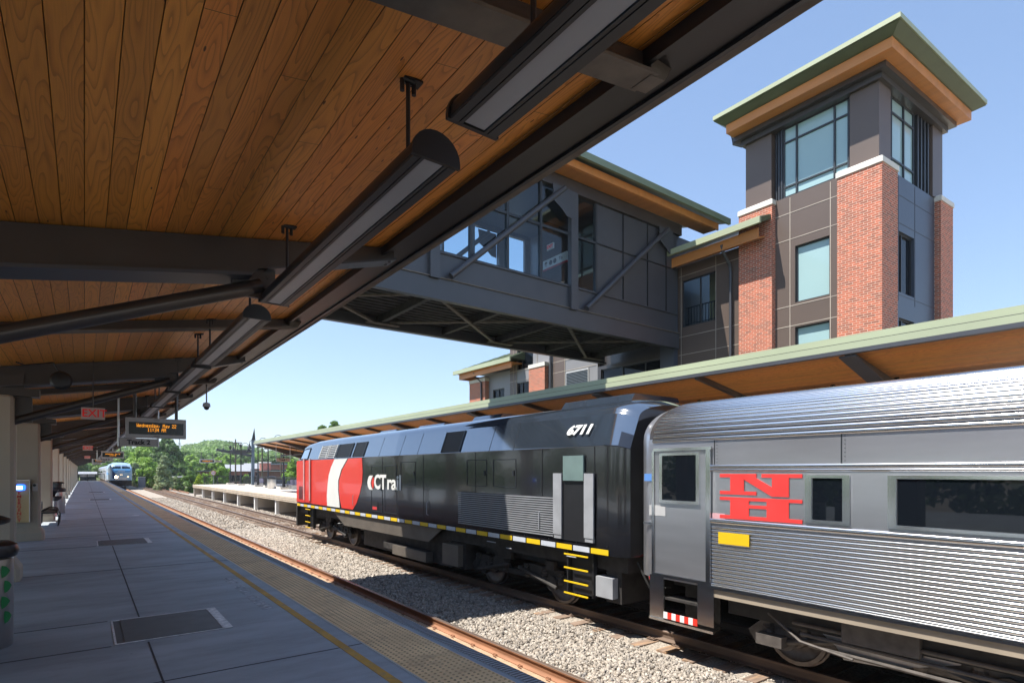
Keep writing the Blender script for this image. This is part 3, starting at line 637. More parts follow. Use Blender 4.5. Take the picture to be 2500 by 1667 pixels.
railing((-.85, 126), (2.9, 127.8), 1.25, 'black picket railing closing the far end of the near platform', posts=4, sp=.2, r=.02, th=.06)
s = empty('platform_door', (-1.02, 122, 0), label='dark narrow gate post at the far end of the column row', cat='gate')
MB().box(0, .1, 0, 1.2, 0, 2.2).build('leaf', M_black, s)

# ------------------------------------------------------------------ locomotives
M_lblk = mat("gloss_black_paint", (.013, .013, .016), .14, 0, .1, 1, ior=1.75, coat=.3, stretch=(1, .35, 1.6), dirt=((.045, .04, .036), 1.3, .56, .8))
M_lupp = mat("sky_tinted_gloss_paint", (.03, .04, .055), .10, 0, .1, 1, ior=3.4, coat=1)  # same black paint, with the blue of reflected sky tinted into its base
M_lred = mat("gloss_red_paint", (.74, .045, .028), .3, 0, .04, 1, ior=1.5, coat=.3)
M_lwht = mat("gloss_white_paint", (.80, .80, .76), .3, 0, .03, 1)
M_lyel = mat("reflective_yellow", (.80, .52, .01), .5, 0, .04, 2)
M_lsil = mat("reflective_white", (.55, .58, .64), .5, 0, .04, 2)
M_ltank = mat("dusty_tank_paint", (.115, .098, .08), .55, 0, .2, 1.5, .1, 30)
M_under = mat("grimy_underframe", (.035, .031, .028), .75, 0, .4, 5, .2, 30)
M_undl = mat("dusty_truck_steel", (.11, .095, .085), .6, .2, .3, 6, .2, 30)
M_wheel = mat("wheel_steel", (.14, .12, .11), .4, .7, .2, 9)
M_lgrey = mat("handrail_grey", (.33, .34, .36), .5)
M_amsil = mat("silver_blue_paint", (.30, .42, .54), .35, .1, .05, 1)
M_amblue = mat("mid_blue_paint", (.10, .32, .62), .35, 0, .05, 1)
M_amdark = mat("navy_paint", (.02, .04, .11), .35, 0, .05, 1)
HW = 1.58
def lsec(y, hw, zb, zs, zs2, zr):
    h = [(hw, zb), (hw + .0, (zb + zs) / 2), (hw, zs - .012), (hw, zs), (hw - .0045, zs + (zs2 - zs) * .02), (hw - .10, zs + (zs2 - zs) * .45), (hw - .225, zs2 - .014), (hw - .23, zs2), (hw - .235, zs2 + (zr - zs2) * .012), *[(hw - .24 - (hw - .24) * (1 - math.cos(t)), zs2 + (zr - zs2) * math.sin(t) ** .92) for t in [R(9 * q + 7) for q in range(9)]], (0, zr)]
    return [(-a, y, z) for a, z in h] + [(a, y, z) for a, z in h[-2::-1]]
def truck(parent, yc, r=.5, wb=1.37, big=True, fm=None):
    fm = fm or M_under; o = None
    for sx in (-1, 1):
        t = MB(); x = sx * 1.05
        pr = [(yc - wb - .62, .52), (yc - wb - .3, .80), (yc - .5, .84), (yc - .3, .62), (yc + .3, .62), (yc + .5, .84), (yc + wb + .3, .80), (yc + wb + .62, .52), (yc + wb + .5, .34), (yc + wb - .4, .5), (yc - wb + .4, .5), (yc - wb - .5, .34)]
        t.prism('x', pr, x - .06, x + .08)
        for q in (-1, 1): t.lathe((x + sx * .08, yc + q * wb, .5), [(.17, -.04), (.17, .07), (.10, .10)], 12, ax='x')
        for q in (-.42, .42, -wb + .28, -wb - .28, wb - .28, wb + .28): t.lathe((x + sx * .05, yc + q, .66), [(.075, -.16)] + [(.075 + .02 * (i % 2), -.14 + .04 * i) for i in range(8)] + [(.07, .17)], 10)
        t.tube([(x + sx * .13, yc - wb - .2, .42), (x + sx * .13, yc - .2, .72)], .045, 8).tube([(x + sx * .13, yc + wb + .2, .42), (x + sx * .13, yc + .2, .72)], .045, 8)
        t.box(x + sx * .06, x + sx * .16, yc - wb - .15, yc - wb + .15, .80, 1.0).box(x + sx * .06, x + sx * .16, yc + .1, yc + .75, .86, 1.08)
        o_ = t.build('truck_frame', fm, parent); o = o or o_
    for q in (-1, 1):
        for sx in (-1, 1): MB().lathe((sx * .75, yc + q * wb, .5), [(r + .03, -.065), (r + .03, -.04), (r, -.035), (r, .06), (r - .06, .065), (r - .1, .03), (.2, .02), (.18, .09), (.06, .09)] if sx > 0 else [(.06, -.09), (.18, -.09), (.2, -.02), (r - .1, -.03), (r - .06, -.065), (r, -.06), (r, .035), (r + .03, .04), (r + .03, .065)], 24, ax='x').build('wheel', M_wheel, o, True)
        MB().tube([(-.75, yc + q * wb, .5), (.75, yc + q * wb, .5)], .08, 8).build('axle', M_wheel, o)
def slant(y, s, off=.012, hw=HW, zs=3.52, zs2=4.16):        # point on the leaning upper side, s = 0..1
    return (-(hw - .23 * s) - off * .94, y, zs + (zs2 - zs) * s + off * .34)
def louvre(parent, y0, y1, s0, s1, n, bm, sm, name='vent'):
    m = MB(); m.add([slant(y0, s0), slant(y1, s0), slant(y1, s1), slant(y0, s1)], [(0, 3, 2, 1)]); o = m.build(name, bm, parent); m = MB()
    for k in range(n):
        s = s0 + (s1 - s0) * (k + .5) / n; m.beam(slant(y0, s, .02), slant(y1, s, .02), .012, .022)
    for y in (y0, y1): m.beam(slant(y, s0, .02), slant(y, s1, .02), .03, .03)
    m.build('slats', sm, o); return o
def loco(name, loc, rz, label, scheme):
    L = empty(name, loc, rz, label=label, cat='locomotive'); ct = scheme == 'ct'
    zb = 1.40
    S = [lsec(0.02, 1.28, zb, 3.02, 3.10, 3.16), lsec(-.12, 1.46, zb, 3.12, 3.3, 3.38), lsec(-.40, 1.56, zb, 3.38, 3.68, 3.76), lsec(-.95, HW, zb, 3.52, 4.06, 4.20), lsec(-1.4, HW, zb, 3.52, 4.14, 4.36), lsec(-2.4, HW, zb, 3.52, 4.16, 4.47), lsec(-4, HW, zb, 3.52, 4.16, 4.50), lsec(-20.3, HW, zb, 3.52, 4.16, 4.50), lsec(-20.62, HW - .04, zb, 3.50, 4.12, 4.44), lsec(-20.82, HW - .16, zb, 3.44, 4.02, 4.34)]
    m = MB().loft(S)
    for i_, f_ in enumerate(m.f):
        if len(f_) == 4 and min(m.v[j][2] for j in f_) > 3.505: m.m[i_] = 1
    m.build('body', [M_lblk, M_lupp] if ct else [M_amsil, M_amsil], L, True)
    for a, b_, hw_, z in ((-14, -15.4, .55, 4.60), (-18.2, -20.3, .8, 4.60), (-7.2, -8.6, .45, 4.57), (-10.5, -12.2, .5, 4.56)):
        MB().prism('y', [(hw_, 4.44), (hw_ - .12, z), (-hw_ + .12, z), (-hw_, 4.44)], b_, a).build('roof_hatch', M_lupp if ct else M_amsil, L)
    m = MB().box(-1.35, 1.35, -20.7, -.25, 1.08, zb - .01); m.box(-1.2, 1.2, -14, -7.6, .28, 1.06); m.box(-.9, .9, -19, -1.2, .85, 1.1); m.box(-1.3, 1.3, -14.9, -14.1, .35, 1.05); m.box(-1.3, 1.3, -20.5, -20.1, .45, 1.1)
    m.box(-1.40, -1.2, -12.8, -9.8, .42, .62).box(1.2, 1.4, -12.8, -9.8, .42, .62)
    m.build('underframe', M_under, L)
    truck(L, -4.15); truck(L, -16.9)
    pl = MB().prism('y', [(-1.5, .45), (1.5, .45), (1.5, 1.39), (-1.5, 1.39)], -.28, -.10); pl.box(-.12, .12, -.1, .35, .75, 1.05); pl.build('pilot', M_under, L)
    MB().box(-.1, .1, -21.5, -20.8, .75, 1.0).box(-.5, .5, -21.05, -20.8, 1.4, 3.7).build('rear_coupler', M_black, L)
    for sx in (-1, 1):
        MB().prism('x', [(-5.25, zb - .02), (-6.45, .92), (-13.2, .95), (-13.95, zb - .02)][::-1], sx * 1.50 - .02, sx * 1.50 + .02).build('side_skirt', M_ltank, L)
    zz = -.1
    if ct:
        X_ = -HW - .006
        def dec(nm, pts, mt, x=X_, th=.003):   # pts in world (Y, z)
            q = [(y - 28.0, z + 1.23) for y, z in pts]; return MB().prism('x', q[::-1], x - th, x + .002).build(nm, mt, L)
        dec('livery_panel', [(27.52, .36), (27.48, 2.26), (26.9, 2.27), (22.45, 2.27), (22.85, 1.95), (23.12, 1.62), (23.25, 1.25), (23.35, .8), (23.32, .36)], M_lred)
        MB().loft([[(-1.284, .03, 1.56), (-1.284, .03, 3.02)], [(-1.468, -.12, 1.56), (-1.468, -.12, 3.12)], [(-1.568, -.40, 1.56), (-1.568, -.40, 3.38)], [(X_, -.53, 1.56), (X_, -.53, 3.49)]], caps=False).build('nose_livery', M_lred, L)
        dec('livery_panel', [(22.45, 2.27), (22.85, 1.95), (23.12, 1.62), (23.25, 1.25), (23.35, .8), (23.32, .36), (21.87, .36), (21.95, .7), (22.04, 1.05), (22.03, 1.42), (21.7, 1.85), (21.05, 2.27)], M_lwht, X_ - .002)
        dec('livery_panel', [(20.95, 2.27), (21.6, 1.85), (21.94, 1.42), (21.96, 1.05), (21.86, .7), (21.66, .36), (20.52, .36), (20.15, .62), (19.85, .98), (19.64, 1.35), (19.58, 1.76), (19.64, 2.27)], M_lred, X_ - .001)
        y = 27.45; k = 0
        while y > 7.75:
            MB().box(X_ - .004, X_ + .002, y - .49 - 28, y - .02 - 28, 1.40 + .01, 1.40 + .115).build('sill_marker', (M_lyel, M_lsil)[k % 2], L); y -= .51; k += 1
        # lettering and emblem
        def arc(cx, cz, pts): return [(cx + a, cz + b_) for a, b_ in pts]
        dec('emblem', [(18.92, 1.64), (18.66, 1.64), (18.80, 1.50), (18.86, 1.38), (18.82, 1.26), (18.70, 1.14), (18.97, 1.15), (19.09, 1.25), (19.14, 1.38), (19.10, 1.50), (19.02, 1.60)], M_lwht, X_ - .003)
        dec('emblem', [(18.62, 1.60), (18.74, 1.49), (18.79, 1.38), (18.75, 1.27), (18.66, 1.17), (18.60, 1.26), (18.575, 1.39), (18.58, 1.50)], M_lred, X_ - .003)
        text('lettering', 'CT', .66, M_lwht, frame((X_ - .006, 18.56 - 28, 1.40 + 1.23), (0, -1, 0), (0, 0, 1)), L, off=.024, sx=1.12, align='LEFT')
        text('lettering', 'rail', .66, M_lwht, frame((X_ - .006, 17.52 - 28, 1.40 + 1.23), (0, -1, 0), (0, 0, 1)), L, off=.016, sx=1.30, align='LEFT')
        text('lettering', '6711', .27, M_lwht, frame((-(HW - .23 * .42) - .024, 8.47 - 28, 3.52 + .66 * .42 + .06), (0, -1, 0), (-.3, 0, .94) if 0 else (.34, 0, .94)), L, off=.014, shear=.25, sx=1.35)
        # cab window, doors, vents
        MB().add([slant(27.0 - 28, .08), slant(25.9 - 28, .08), slant(25.95 - 28, .8), slant(26.92 - 28, .72)], [(0, 3, 2, 1)]).build('cab_window', M_glassd, L)
        m = MB()
        for p_, q_ in (((-1.0, .06), (-2.08, .06)), ((-2.08, .06), (-2.03, .82)), ((-2.03, .82), (-1.1, .74)), ((-1.1, .74), (-1.0, .06))): m.beam(slant(p_[0], p_[1], .016), slant(q_[0], q_[1], .016), .03, .03)
        m.build('window_frame', M_black, L)
        M_pale = mat("pale_handrail", (.62, .35, .33), .4)
        d = MB().box(X_ - .01, X_, -2.55, -1.75, 1.62, 3.45).box(X_ - .03, X_, -1.74, -1.62, 1.66, 3.5).box(X_ - .03, X_, -2.58, -2.46, 1.66, 3.5)
        dr = MB().box(X_ - .02, X_ + .002, -2.46, -1.74, 1.62, 3.44).build('cab_door', M_lred, L)
        MB().box(X_ - .06, X_ - .02, -1.80, -1.66, 1.72, 3.56).build('handrail', M_pale, dr); MB().box(X_ - .06, X_ - .02, -2.62, -2.48, 1.72, 3.56).build('handrail', M_pale, dr)
        m = MB()
        for k in range(12): m.box(X_ - .012, X_ - .002, -1.42, -.85, 1.74 + .05 * k, 1.765 + .05 * k)
        m.build('nose_louvre', M_black, L)
        for a, b_, s0, s1, n_, w_ in ((24.38, 23.52, .04, .88, 7, 1), (23.36, 22.52, .04, .88, 7, 1), (22.3, 20.85, .04, .88, 13, 0), (20.55, 19.55, .04, .88, 13, 0), (13.95, 12.98, .02, .92, 16, 0)):
            louvre(L, a - 28, b_ - 28, s0, s1, n_, M_black, M_lwht if w_ else M_fin)
        m = MB(); gr = MB().box(X_ - .004, X_, -18.85, -15.1, 1.62, 2.48).build('side_grille', M_black, L)
        for k in range(17): m.box(X_ - .03, X_ - .004, -18.85, -15.0, 1.64 + .05 * k, 1.66 + .05 * k)
        m.build('slats', M_lgrey, gr)
        rd = MB().box(X_ - .012, X_, -19.85, -19.10, 1.60, 3.0).build('rear_door', M_black, L)
        MB().box(X_ - .06, X_ - .03, -20.07, -19.81, 1.70, 2.98).box(X_ - .05, X_, -20.05, -19.83, 1.62, 1.70).build('handrail', M_lgrey, rd); MB().box(X_ - .06, X_ - .03, -19.14, -18.88, 1.70, 2.98).box(X_ - .05, X_, -19.12, -18.9, 1.62, 1.70).build('handrail', M_lgrey, rd)
        MB().box(X_ - .05, X_ - .015, -19.78, -19.18, 2.83, 3.34).build('door_window', mat("greenish_glass", (.16, .23, .22), .15, ior=1.6), rd)
        m = MB()
        for yy, z_, l_ in ((-16.4, 1.30, .9), (-19.3, 1.28, .7), (-17.2, 1.22, .5)): m.tube([(X_ - .05, yy, z_), (X_ - .05, yy - l_ * .4, z_)], .012, 6)
        m.build('small_handrails', M_lgrey, L)
        for y_, l_ in ((19.5, 'rear'), (2.15, 'front')):
            m = MB()
            for k, z_ in enumerate((1.30, 1.02, .74, .50)): m.box(X_ - .02, X_ + .0, -y_ - .38, -y_ + .32, z_, z_ + .03)
            o = MB().box(X_ + .1, X_ + .2, -y_ - .42, -y_ - .38, .48, 1.4).box(X_ + .1, X_ + .2, -y_ + .32, -y_ + .36, .48, 1.4).box(X_ + .2, X_ + .23, -y_ - .4, -y_ + .34, .5, 1.4).build('boarding_steps', M_black, L); m.build('treads', M_lyel, o)
        dec('service_hatch', [(18.75, .45), (18.25, .45), (18.25, .74), (18.75, .74)], M_black, X_ - .002); dec('fuel_cap', [(18.68, .47), (18.32, .47), (18.32, .57), (18.68, .57)], mat("red_cap", (.6, .05, .05), .5), X_ - .006)
        m = MB()
        for yy in (12.2, 9.55, 15.0, 17.9, 7.95): m.box(X_ - .003, X_, yy - 28.008, yy - 27.992, 1.6, 3.5)
        for yy in (10.6, 11.6, 15.4, 16.6, 18.2): m.beam(slant(yy - 28, 0, .003), slant(yy - 28, 1, .003), .014, .006)
        for k_ in range(22): m.box(X_ - .006, X_, -20.4 + .85 * k_, -20.37 + .85 * k_, 1.56, 1.585)
        m.build('panel_seams', M_black, L)
        for ya, yb_, za, zb_ in ((-9.2, -10.1, 1.65, 3.2), (-10.3, -11.2, 1.65, 3.2), (-11.5, -12.5, 2.6, 3.3), (-15.4, -16.3, 2.65, 3.3), (-16.6, -17.5, 2.65, 3.3)):
            m = MB()
            for p_, q_ in (((ya, za), (yb_, za)), ((yb_, za), (yb_, zb_)), ((yb_, zb_), (ya, zb_)), ((ya, zb_), (ya, za))): m.beam((X_ - .002, *p_), (X_ - .002, *q_), .006, .018)
            m.box(X_ - .02, X_, yb_ + .06, yb_ + .10, (za + zb_) / 2 - .06, (za + zb_) / 2 + .06)
            m.build('door_outline', M_fin, L)
        m = MB()
        for yy in (-7.6, -13.3, -18.4):
            MB().tube([(X_, yy, 1.75), (X_ - .05, yy, 1.77), (X_ - .05, yy, 2.12), (X_, yy, 2.14)], .012, 6).build('grab_iron', M_lgrey, L)
        m = MB()
        for q_ in range(5): m.tube([(-1.2 + .14 * q_, -20.8, 1.3), (-1.2 + .14 * q_, -21.0, 1.0 - .05 * q_), (-1.15 + .14 * q_, -21.1, .8)], .022, 6)
        m.build('brake_hoses', M_rubber, L, True)
        MB().box(-1.45, -1.2, -12.9, -10.6, .30, .60).box(-1.46, -1.1, -14.75, -13.9, .42, 1.0).build('battery_box', M_ltank, L)
        MB().box(-1.45, -1.1, -20.4, -19.95, .55, .95).build('rear_box', M_lgrey, L)
        MB().tube([(-1.0, -20.85, 1.35), (-1.1, -21.05, 1.0), (-.9, -21.15, .8)], .035, 8).tube([(-.8, -20.85, 1.5), (-.95, -21.05, 1.3), (-.8, -21.15, 1.1)], .03, 8).build('red_cables', M_red, L, True)
    else:
        # nose paint, windshield, lamps (nose looks along +Y locally)
        f = MB()
        def onface(x, z, off=.02):
            # height -> y on the raked nose
            k = [(1.4, .02), (3.10, .02), (3.38, -.12), (3.76, -.40), (4.20, -.95), (4.36, -1.4)]
            for (z0, y0), (z1, y1) in zip(k, k[1:]):
                if z <= z1: return (x, y0 + (y1 - y0) * (z - z0) / (z1 - z0) + off, z + off * .5)
            return (x, -1.4, z)
        def face(pts, nm, mt, off=.02):
            m = MB(); m.add([onface(x, z, off) for x, z in pts], [tuple(range(len(pts)))]); m.build(nm, mt, L)
        face([(-1.25, 2.75), (1.25, 2.75), (1.25, 3.08), (-1.25, 3.08)], 'nose_paint', M_amblue)
        face([(-1.25, 3.09), (1.25, 3.09), (1.32, 3.36), (-1.32, 3.36)], 'nose_paint', M_amblue)
        face([(-1.32, 3.37), (1.32, 3.37), (1.42, 3.74), (-1.42, 3.74)], 'nose_paint', M_amsil, .015)
        face([(-1.28, 3.42), (-.06, 3.42), (-.06, 3.74), (-1.2, 3.72)], 'windshield', M_glassd, .035); face([(1.28, 3.42), (.06, 3.42), (.06, 3.74), (1.2, 3.72)][::-1], 'windshield', M_glassd, .035)
        face([(-.95, 3.77), (-.06, 3.77), (-.06, 3.98), (-.8, 3.98)], 'windshield', M_glassd, .035); face([(.95, 3.77), (.06, 3.77), (.06, 3.98), (.8, 3.98)][::-1], 'windshield', M_glassd, .035)
        face([(1.27, 1.7), (1.27, 3.08), (.55, 2.2), (.75, 1.7)], 'nose_stripe', M_amdark, .026)
        face([(-.9, 1.45), (.9, 1.45), (1.0, 1.95), (-.8, 1.95)], 'nose_panel', M_lt, .03)
        MB().box(-1.3, 1.3, .0, .06, 1.05, 1.42).build('lower_nose', M_under, L)
        text('lettering', 'AMTRAK', .26, M_lwht, frame((0, .055, 2.93), (-1, 0, 0), (0, 0, 1)), L, off=.005)
        for x, z, r_, e in ((.72, 2.0, .19, 22), (-.95, 2.02, .10, 2), (-.1, 2.36, .06, 1.5), (.1, 2.36, .06, 1.5)):
            MB().lathe((x, .05, z), [(r_ * .8, -.01), (r_, .03), (r_ * .5, .045)], 16, ax='y').build('headlight', glow("headlight_glow", (1, .70, .40), e), L)
        for sx in (-1, 1):
            MB().box(sx * HW - .006, sx * HW + .006, -20.2, -1.5, 2.3, 2.75).build('side_stripe', M_amblue, L)
            m = MB(); q = [slant(-1.1, .1), slant(-2.1, .1), slant(-2.1, .8), slant(-1.2, .72)]; m.add([(p[0] * -sx, p[1], p[2]) for p in q], [(0, 1, 2, 3)]); m.build('side_window', M_glassd, L)
    return L
loco('black_locomotive', (9.58, 28.0, RZ), 0, 'black passenger locomotive with red and white nose and CTrail lettering', 'ct')
loco('silver_locomotive', (5.05, 118, RZ), math.pi, 'oncoming silver blue locomotive with lit headlights on the near track', 'am')

# ------------------------------------------------------------------ coaches
M_cst = mat("coach_stainless", (.80, .79, .775), .17, 1, .06, .6, stretch=(1, .1, .3))
M_cflat = mat("coach_flat_steel", (.60, .60, .63), .30, .85, .14, 1.2, .35, 2.2, stretch=(1, .3, 2))
M_cskirt = mat("tan_side_sill", (.36, .30, .23), .6, 0, .1, 2)
CH = 1.56
def csec(y, hw=CH, dz=0):
    h = [(hw, 1.16), (hw, 2.4), (hw, 3.58)] + [(hw * math.cos(a), 3.58 + (.735 - dz) * math.sin(a)) for a in [R(8 + 8.2 * i) for i in range(10)]] + [(0, 3.58 + .735 - dz)]
    return [(-a, y, z) for a, z in h] + [(a, y, z) for a, z in h[-2::-1]]
def rib(m, y0, y1, c, nrm, r, n=6):
    nx_, nz_ = nrm; tx, tz = -nz_, nx_; pr = [(c[0] + r * (math.cos(a) * tx) + r * .8 * math.sin(a) * nx_, c[1] + r * (math.cos(a) * tz) + r * .8 * math.sin(a) * nz_) for a in [math.pi * i / n for i in range(n + 1)]]
    N_ = len(pr); m.add([(x, y0, z) for x, z in pr] + [(x, y1, z) for x, z in pr], [(i, i + 1, N_ + i + 1, N_ + i) for i in range(N_ - 1)] + [tuple(range(N_)), tuple(range(N_, 2 * N_))[::-1]])
def coach(loc, rz, label, deco, length=25.9, near=None):
    K = empty('passenger_coach', loc, rz, label=label, cat='railway coach')
    m = MB().loft([csec(0, CH - .22, .16), csec(-.10, CH - .10, .06), csec(-.32, CH, 0), csec(-length + .3, CH, 0), csec(-length, CH - .2, .15)])
    for i_, f_ in enumerate(m.f):
        if deco and len(f_) == 4 and min(m.v[j][2] for j in f_) > 3.57 and max(m.v[j][1] for j in f_) < -.3: m.m[i_] = 1
    m.build('body', [M_cflat, M_steel], K, True)  # dark roof colour stands in for shade between the roof ribs
    m = MB(); lo = MB()
    if deco:
        arc_, nxt, av = 0.0, .05, []
        for q in range(900):
            a = R(q * .1); arc_ += math.hypot(CH * math.sin(a), .735 * math.cos(a)) * R(.1)
            if arc_ >= nxt: av.append(a); nxt += .088
        for a in av:
            th = math.atan2(math.sin(a) / .735, math.cos(a) / CH)
            rib(m, -length + .3, -.42, (-CH * math.cos(a), 3.58 + .735 * math.sin(a)), (-math.cos(th), math.sin(th)), .034)
        for i in range(16): rib(lo, -length + 1.5, -1.58, (-CH, 1.225 + .0605 * i), (-1, 0), .0235)
        lo.build('side_flutes', M_cst, K, True); MB().box(-CH - .003, -CH + .01, -length + 1.5, -1.6, 1.18, 2.20).build('flute_shade_backing', M_grey, K)  # grey plate puts the shade between the flutes into its colour
        b = MB(); rib(b, -length + .5, -1.55, (-CH, 2.235), (-1, 0), .045); rib(b, -length + .5, -1.50, (-CH, 3.10), (-1, 0), .03); rib(b, -length + .5, -1.50, (-CH, 3.045), (-1, 0), .02); rib(b, -length + .5, -.40, (-CH, 3.55), (-1, 0), .035)
        b.build('belt_mouldings', M_cst, K, True)
        MB().box(-CH - .03, -CH + .1, -length + .4, -1.58, 1.15, 1.20).build('sill_strip', M_cst, K)
    else:
        for sx in (-1, 1):
            for i in range(8):
                rib(m, -length + .3, -.3, (sx * CH, 1.3 + .12 * i), (sx, 0), .045)
    m.build('roof_flutes' if deco else 'side_flutes', M_cst, K, True)
    MB().box(-CH + .005, CH - .005, -length + .3, -1.55, 1.02, 1.15).build('side_sill', M_cskirt, K)
    MB().box(-1.3, 1.3, -length + 1.6, -1.7, .75, 1.02).box(-1.2, 1.2, -17, -8, .35, .76).box(-1.35, -.6, -7.2, -6.2, .4, .9).box(-.5, .5, .0, .45, 1.2, 3.6).build('underframe', M_under, K)
    truck(K, -3.85, r=.46, wb=1.3, fm=M_undl if deco else M_under); truck(K, -length + 3.85, r=.46, wb=1.3)
    X_ = -CH
    if deco:
        V = 6.93
        def R_(nm, y0, y1, z0, z1, mt, x=.006, th=.004): return MB().box(X_ - x, X_ - x + th, y1 - V, y0 - V, z0 + 1.23, z1 + 1.23).build(nm, mt, K)
        # vestibule door with window
        d = R_('vestibule_door', 6.47, 5.45, .03, 2.12, M_cflat, .02, .02)
        MB().box(X_ - .05, X_ - .01, 5.34 - V, 6.5 - V, 2.14 + 1.23, 2.19 + 1.23).box(X_ - .05, X_ - .01, 5.36 - V, 5.44 - V, .02 + 1.23, 2.14 + 1.23).box(X_ - .045, X_ - .01, 6.48 - V, 6.53 - V, .02 + 1.23, 2.14 + 1.23).box(X_ - .05, X_ - .01, 5.34 - V, 6.53 - V, -.03 + 1.23, .02 + 1.23).build('frame', M_cst, d)
        MB().box(X_ - .04, X_ - .02, 5.62 - V, 6.30 - V, 1.30 + 1.23, 2.06 + 1.23).build('window', M_glassd, d)
        MB().box(X_ - .055, X_ - .02, 5.56 - V, 6.36 - V, 1.25 + 1.23, 1.30 + 1.23).box(X_ - .055, X_ - .02, 5.56 - V, 5.62 - V, 1.3 + 1.23, 2.06 + 1.23).box(X_ - .055, X_ - .02, 6.30 - V, 6.36 - V, 1.30 + 1.23, 2.06 + 1.23).box(X_ - .05, X_ - .02, 5.56 - V, 6.36 - V, 2.06 + 1.23, 2.10 + 1.23).build('window_frame', M_cst, d)
        st = MB().box(X_ - .01, X_ + .02, 6.30 - V, 6.60 - V, -.78 + 1.23, -.02 + 1.23).box(X_ - .01, X_ + .02, 5.32 - V, 5.62 - V, -.70 + 1.23, -.02 + 1.23).box(X_ - .03, X_ + .3, 5.32 - V, 6.60 - V, -.80 + 1.23, -.76 + 1.23).build('step_well', M_cst, K)
        MB().box(X_ + .02, X_ + .35, 5.62 - V, 6.3 - V, -.42 + 1.23, -.38 + 1.23).box(X_ + .3, X_ + .6, 5.62 - V, 6.3 - V, -.1 + 1.23, -.06 + 1.23).box(X_ + .6, X_ + .62, 5.6 - V, 6.3 - V, -.8 + 1.23, -.06 + 1.23).build('steps', M_under, st)
        m = MB()
        for i in range(8): m.box(X_ - .015, X_ + .0, 5.62 + .085 * i - V, 5.62 + .085 * (i + 1) - V, -.74 + 1.23, -.63 + 1.23, i % 2)
        m.build('step_marking', [M_lred, M_white], st)
        R_('blue_plate', 6.72, 6.38, 1.62, 1.75, mat("blue_plate_paint", (.12, .28, .65), .4), .012)
        R_('white_plate', 6.50 + .1, 6.20 + .05, 1.02, 1.20, M_lt, .026, .006); R_('grab_handle', 6.72, 6.5, .86, .90, M_cst, .04, .03); R_('pink_plate', 5.40, 5.12, 1.04, 1.13, mat("pink_notice", (.62, .35, .38), .5), .008)
        R_('number_plate', 5.22, 4.70, .66, .84, M_lyel, .036, .008)
        m = MB()
        for k_ in range(12):
            y_ = -1.62 - 1.9 * k_; m.box(X_ - .004, X_ + .002, y_ - .008, y_ + .008, 3.13, 3.52)
            for j_ in range(7): m.box(X_ - .006, X_, y_ - .05, y_ - .04, 3.16 + .055 * j_, 3.17 + .055 * j_)
        m.build('panel_seams', M_fin, K)
        # NH emblem
        Rn = mat("emblem_red", (.80, .055, .05), .4)
        m = MB()
        def q(y0, y1, z0, z1, e=0): m.box(X_ - .010 - e, X_ - .004, y1 - V, y0 - V, z0 + 1.23, z1 + 1.23)
        q(5.21, 4.60, 1.70, 1.755); q(5.03, 4.80, 1.49, 1.70); q(5.21, 4.60, 1.435, 1.49)
        q(4.52, 3.92, 1.70, 1.755); q(4.36, 4.11, 1.425, 1.70)
        m.prism('x', [(4.86 - V, 1.70 + 1.23), (4.62 - V, 1.70 + 1.23), (4.11 - V, 1.425 + 1.23), (4.36 - V, 1.425 + 1.23)], X_ - .012, X_ - .004)
        q(5.21, 3.92, 1.345, 1.395); q(5.03, 4.72, 1.17, 1.345); q(4.44, 4.11, 1.17, 1.345); q(4.72, 4.44, 1.235, 1.285); q(5.03, 4.72, 1.115, 1.17); q(4.44, 4.11, 1.115, 1.17); q(5.21, 3.92, 1.06, 1.115)
        m.build('railway_emblem', Rn, K)
        for a, b_ in ((3.88, 3.30), (2.86, .95), (.35, -1.55), (-2.15, -4.05), (-4.65, -6.55), (-7.15, -9.05)):
            g_ = R_('window', a - .10, b_ + .10, 1.13, 1.70, M_glassd, .012, .01)
            MB().box(X_ - .03, X_ - .002, b_ - V, a - V, 1.705 + 1.23, 1.745 + 1.23).box(X_ - .03, X_ - .002, b_ - V, a - V, 1.085 + 1.23, 1.125 + 1.23).box(X_ - .025, X_ - .002, b_ - V, b_ + .09 - V, 1.125 + 1.23, 1.705 + 1.23).box(X_ - .025, X_ - .002, a - .09 - V, a - V, 1.125 + 1.23, 1.705 + 1.23).build('window_frame', M_cst, g_)
        MB().prism('x', [(4.05 - V, -.28 + 1.23), (3.6 - V, -.62 + 1.23), (3.5 - V, -.78 + 1.23), (2.9 - V, -.74 + 1.23), (2.2 - V, -.5 + 1.23), (2.2 - V, -.3 + 1.23)], X_ + .28, X_ + .33).build('truck_plate', M_stain, K)
        m = MB()
        for q_ in range(3): m.tube([(X_ + .22, -3.0 + .12 * q_, .55 + .14 * q_), (X_ + .22, -5.6 + .1 * q_, .50 + .15 * q_)], .028, 8)
        m.box(X_ + .16, X_ + .4, -4.35, -3.45, .72, .98).box(X_ + .16, X_ + .36, -5.6, -5.2, .42, .62).box(X_ + .2, X_ + .4, -2.6, -2.2, .40, .56)
        m.tube([(X_ + .2, -2.4, .9), (X_ + .15, -2.9, .6), (X_ + .15, -3.6, .52)], .02, 6).tube([(X_ + .2, -6.4, .95), (X_ + .12, -5.9, .6), (X_ + .15, -5.2, .5)], .02, 6)
        m.build('brake_rigging', M_undl, K, True)
        m = MB()
        for q_ in range(4): m.box(X_ + .15, X_ + .9, -9.0 - 2.1 * q_, -7.6 - 2.1 * q_, .35 + .04 * (q_ % 2), .98)
        m.build('equipment_boxes', M_undl, K)
        MB().tube([(X_ + .25, 4.85 - V, -.12 + 1.23), (X_ + .25, 4.62 - V, -.16 + 1.23)], .05, 10).build('air_valve', M_lt, K, True)
    else:
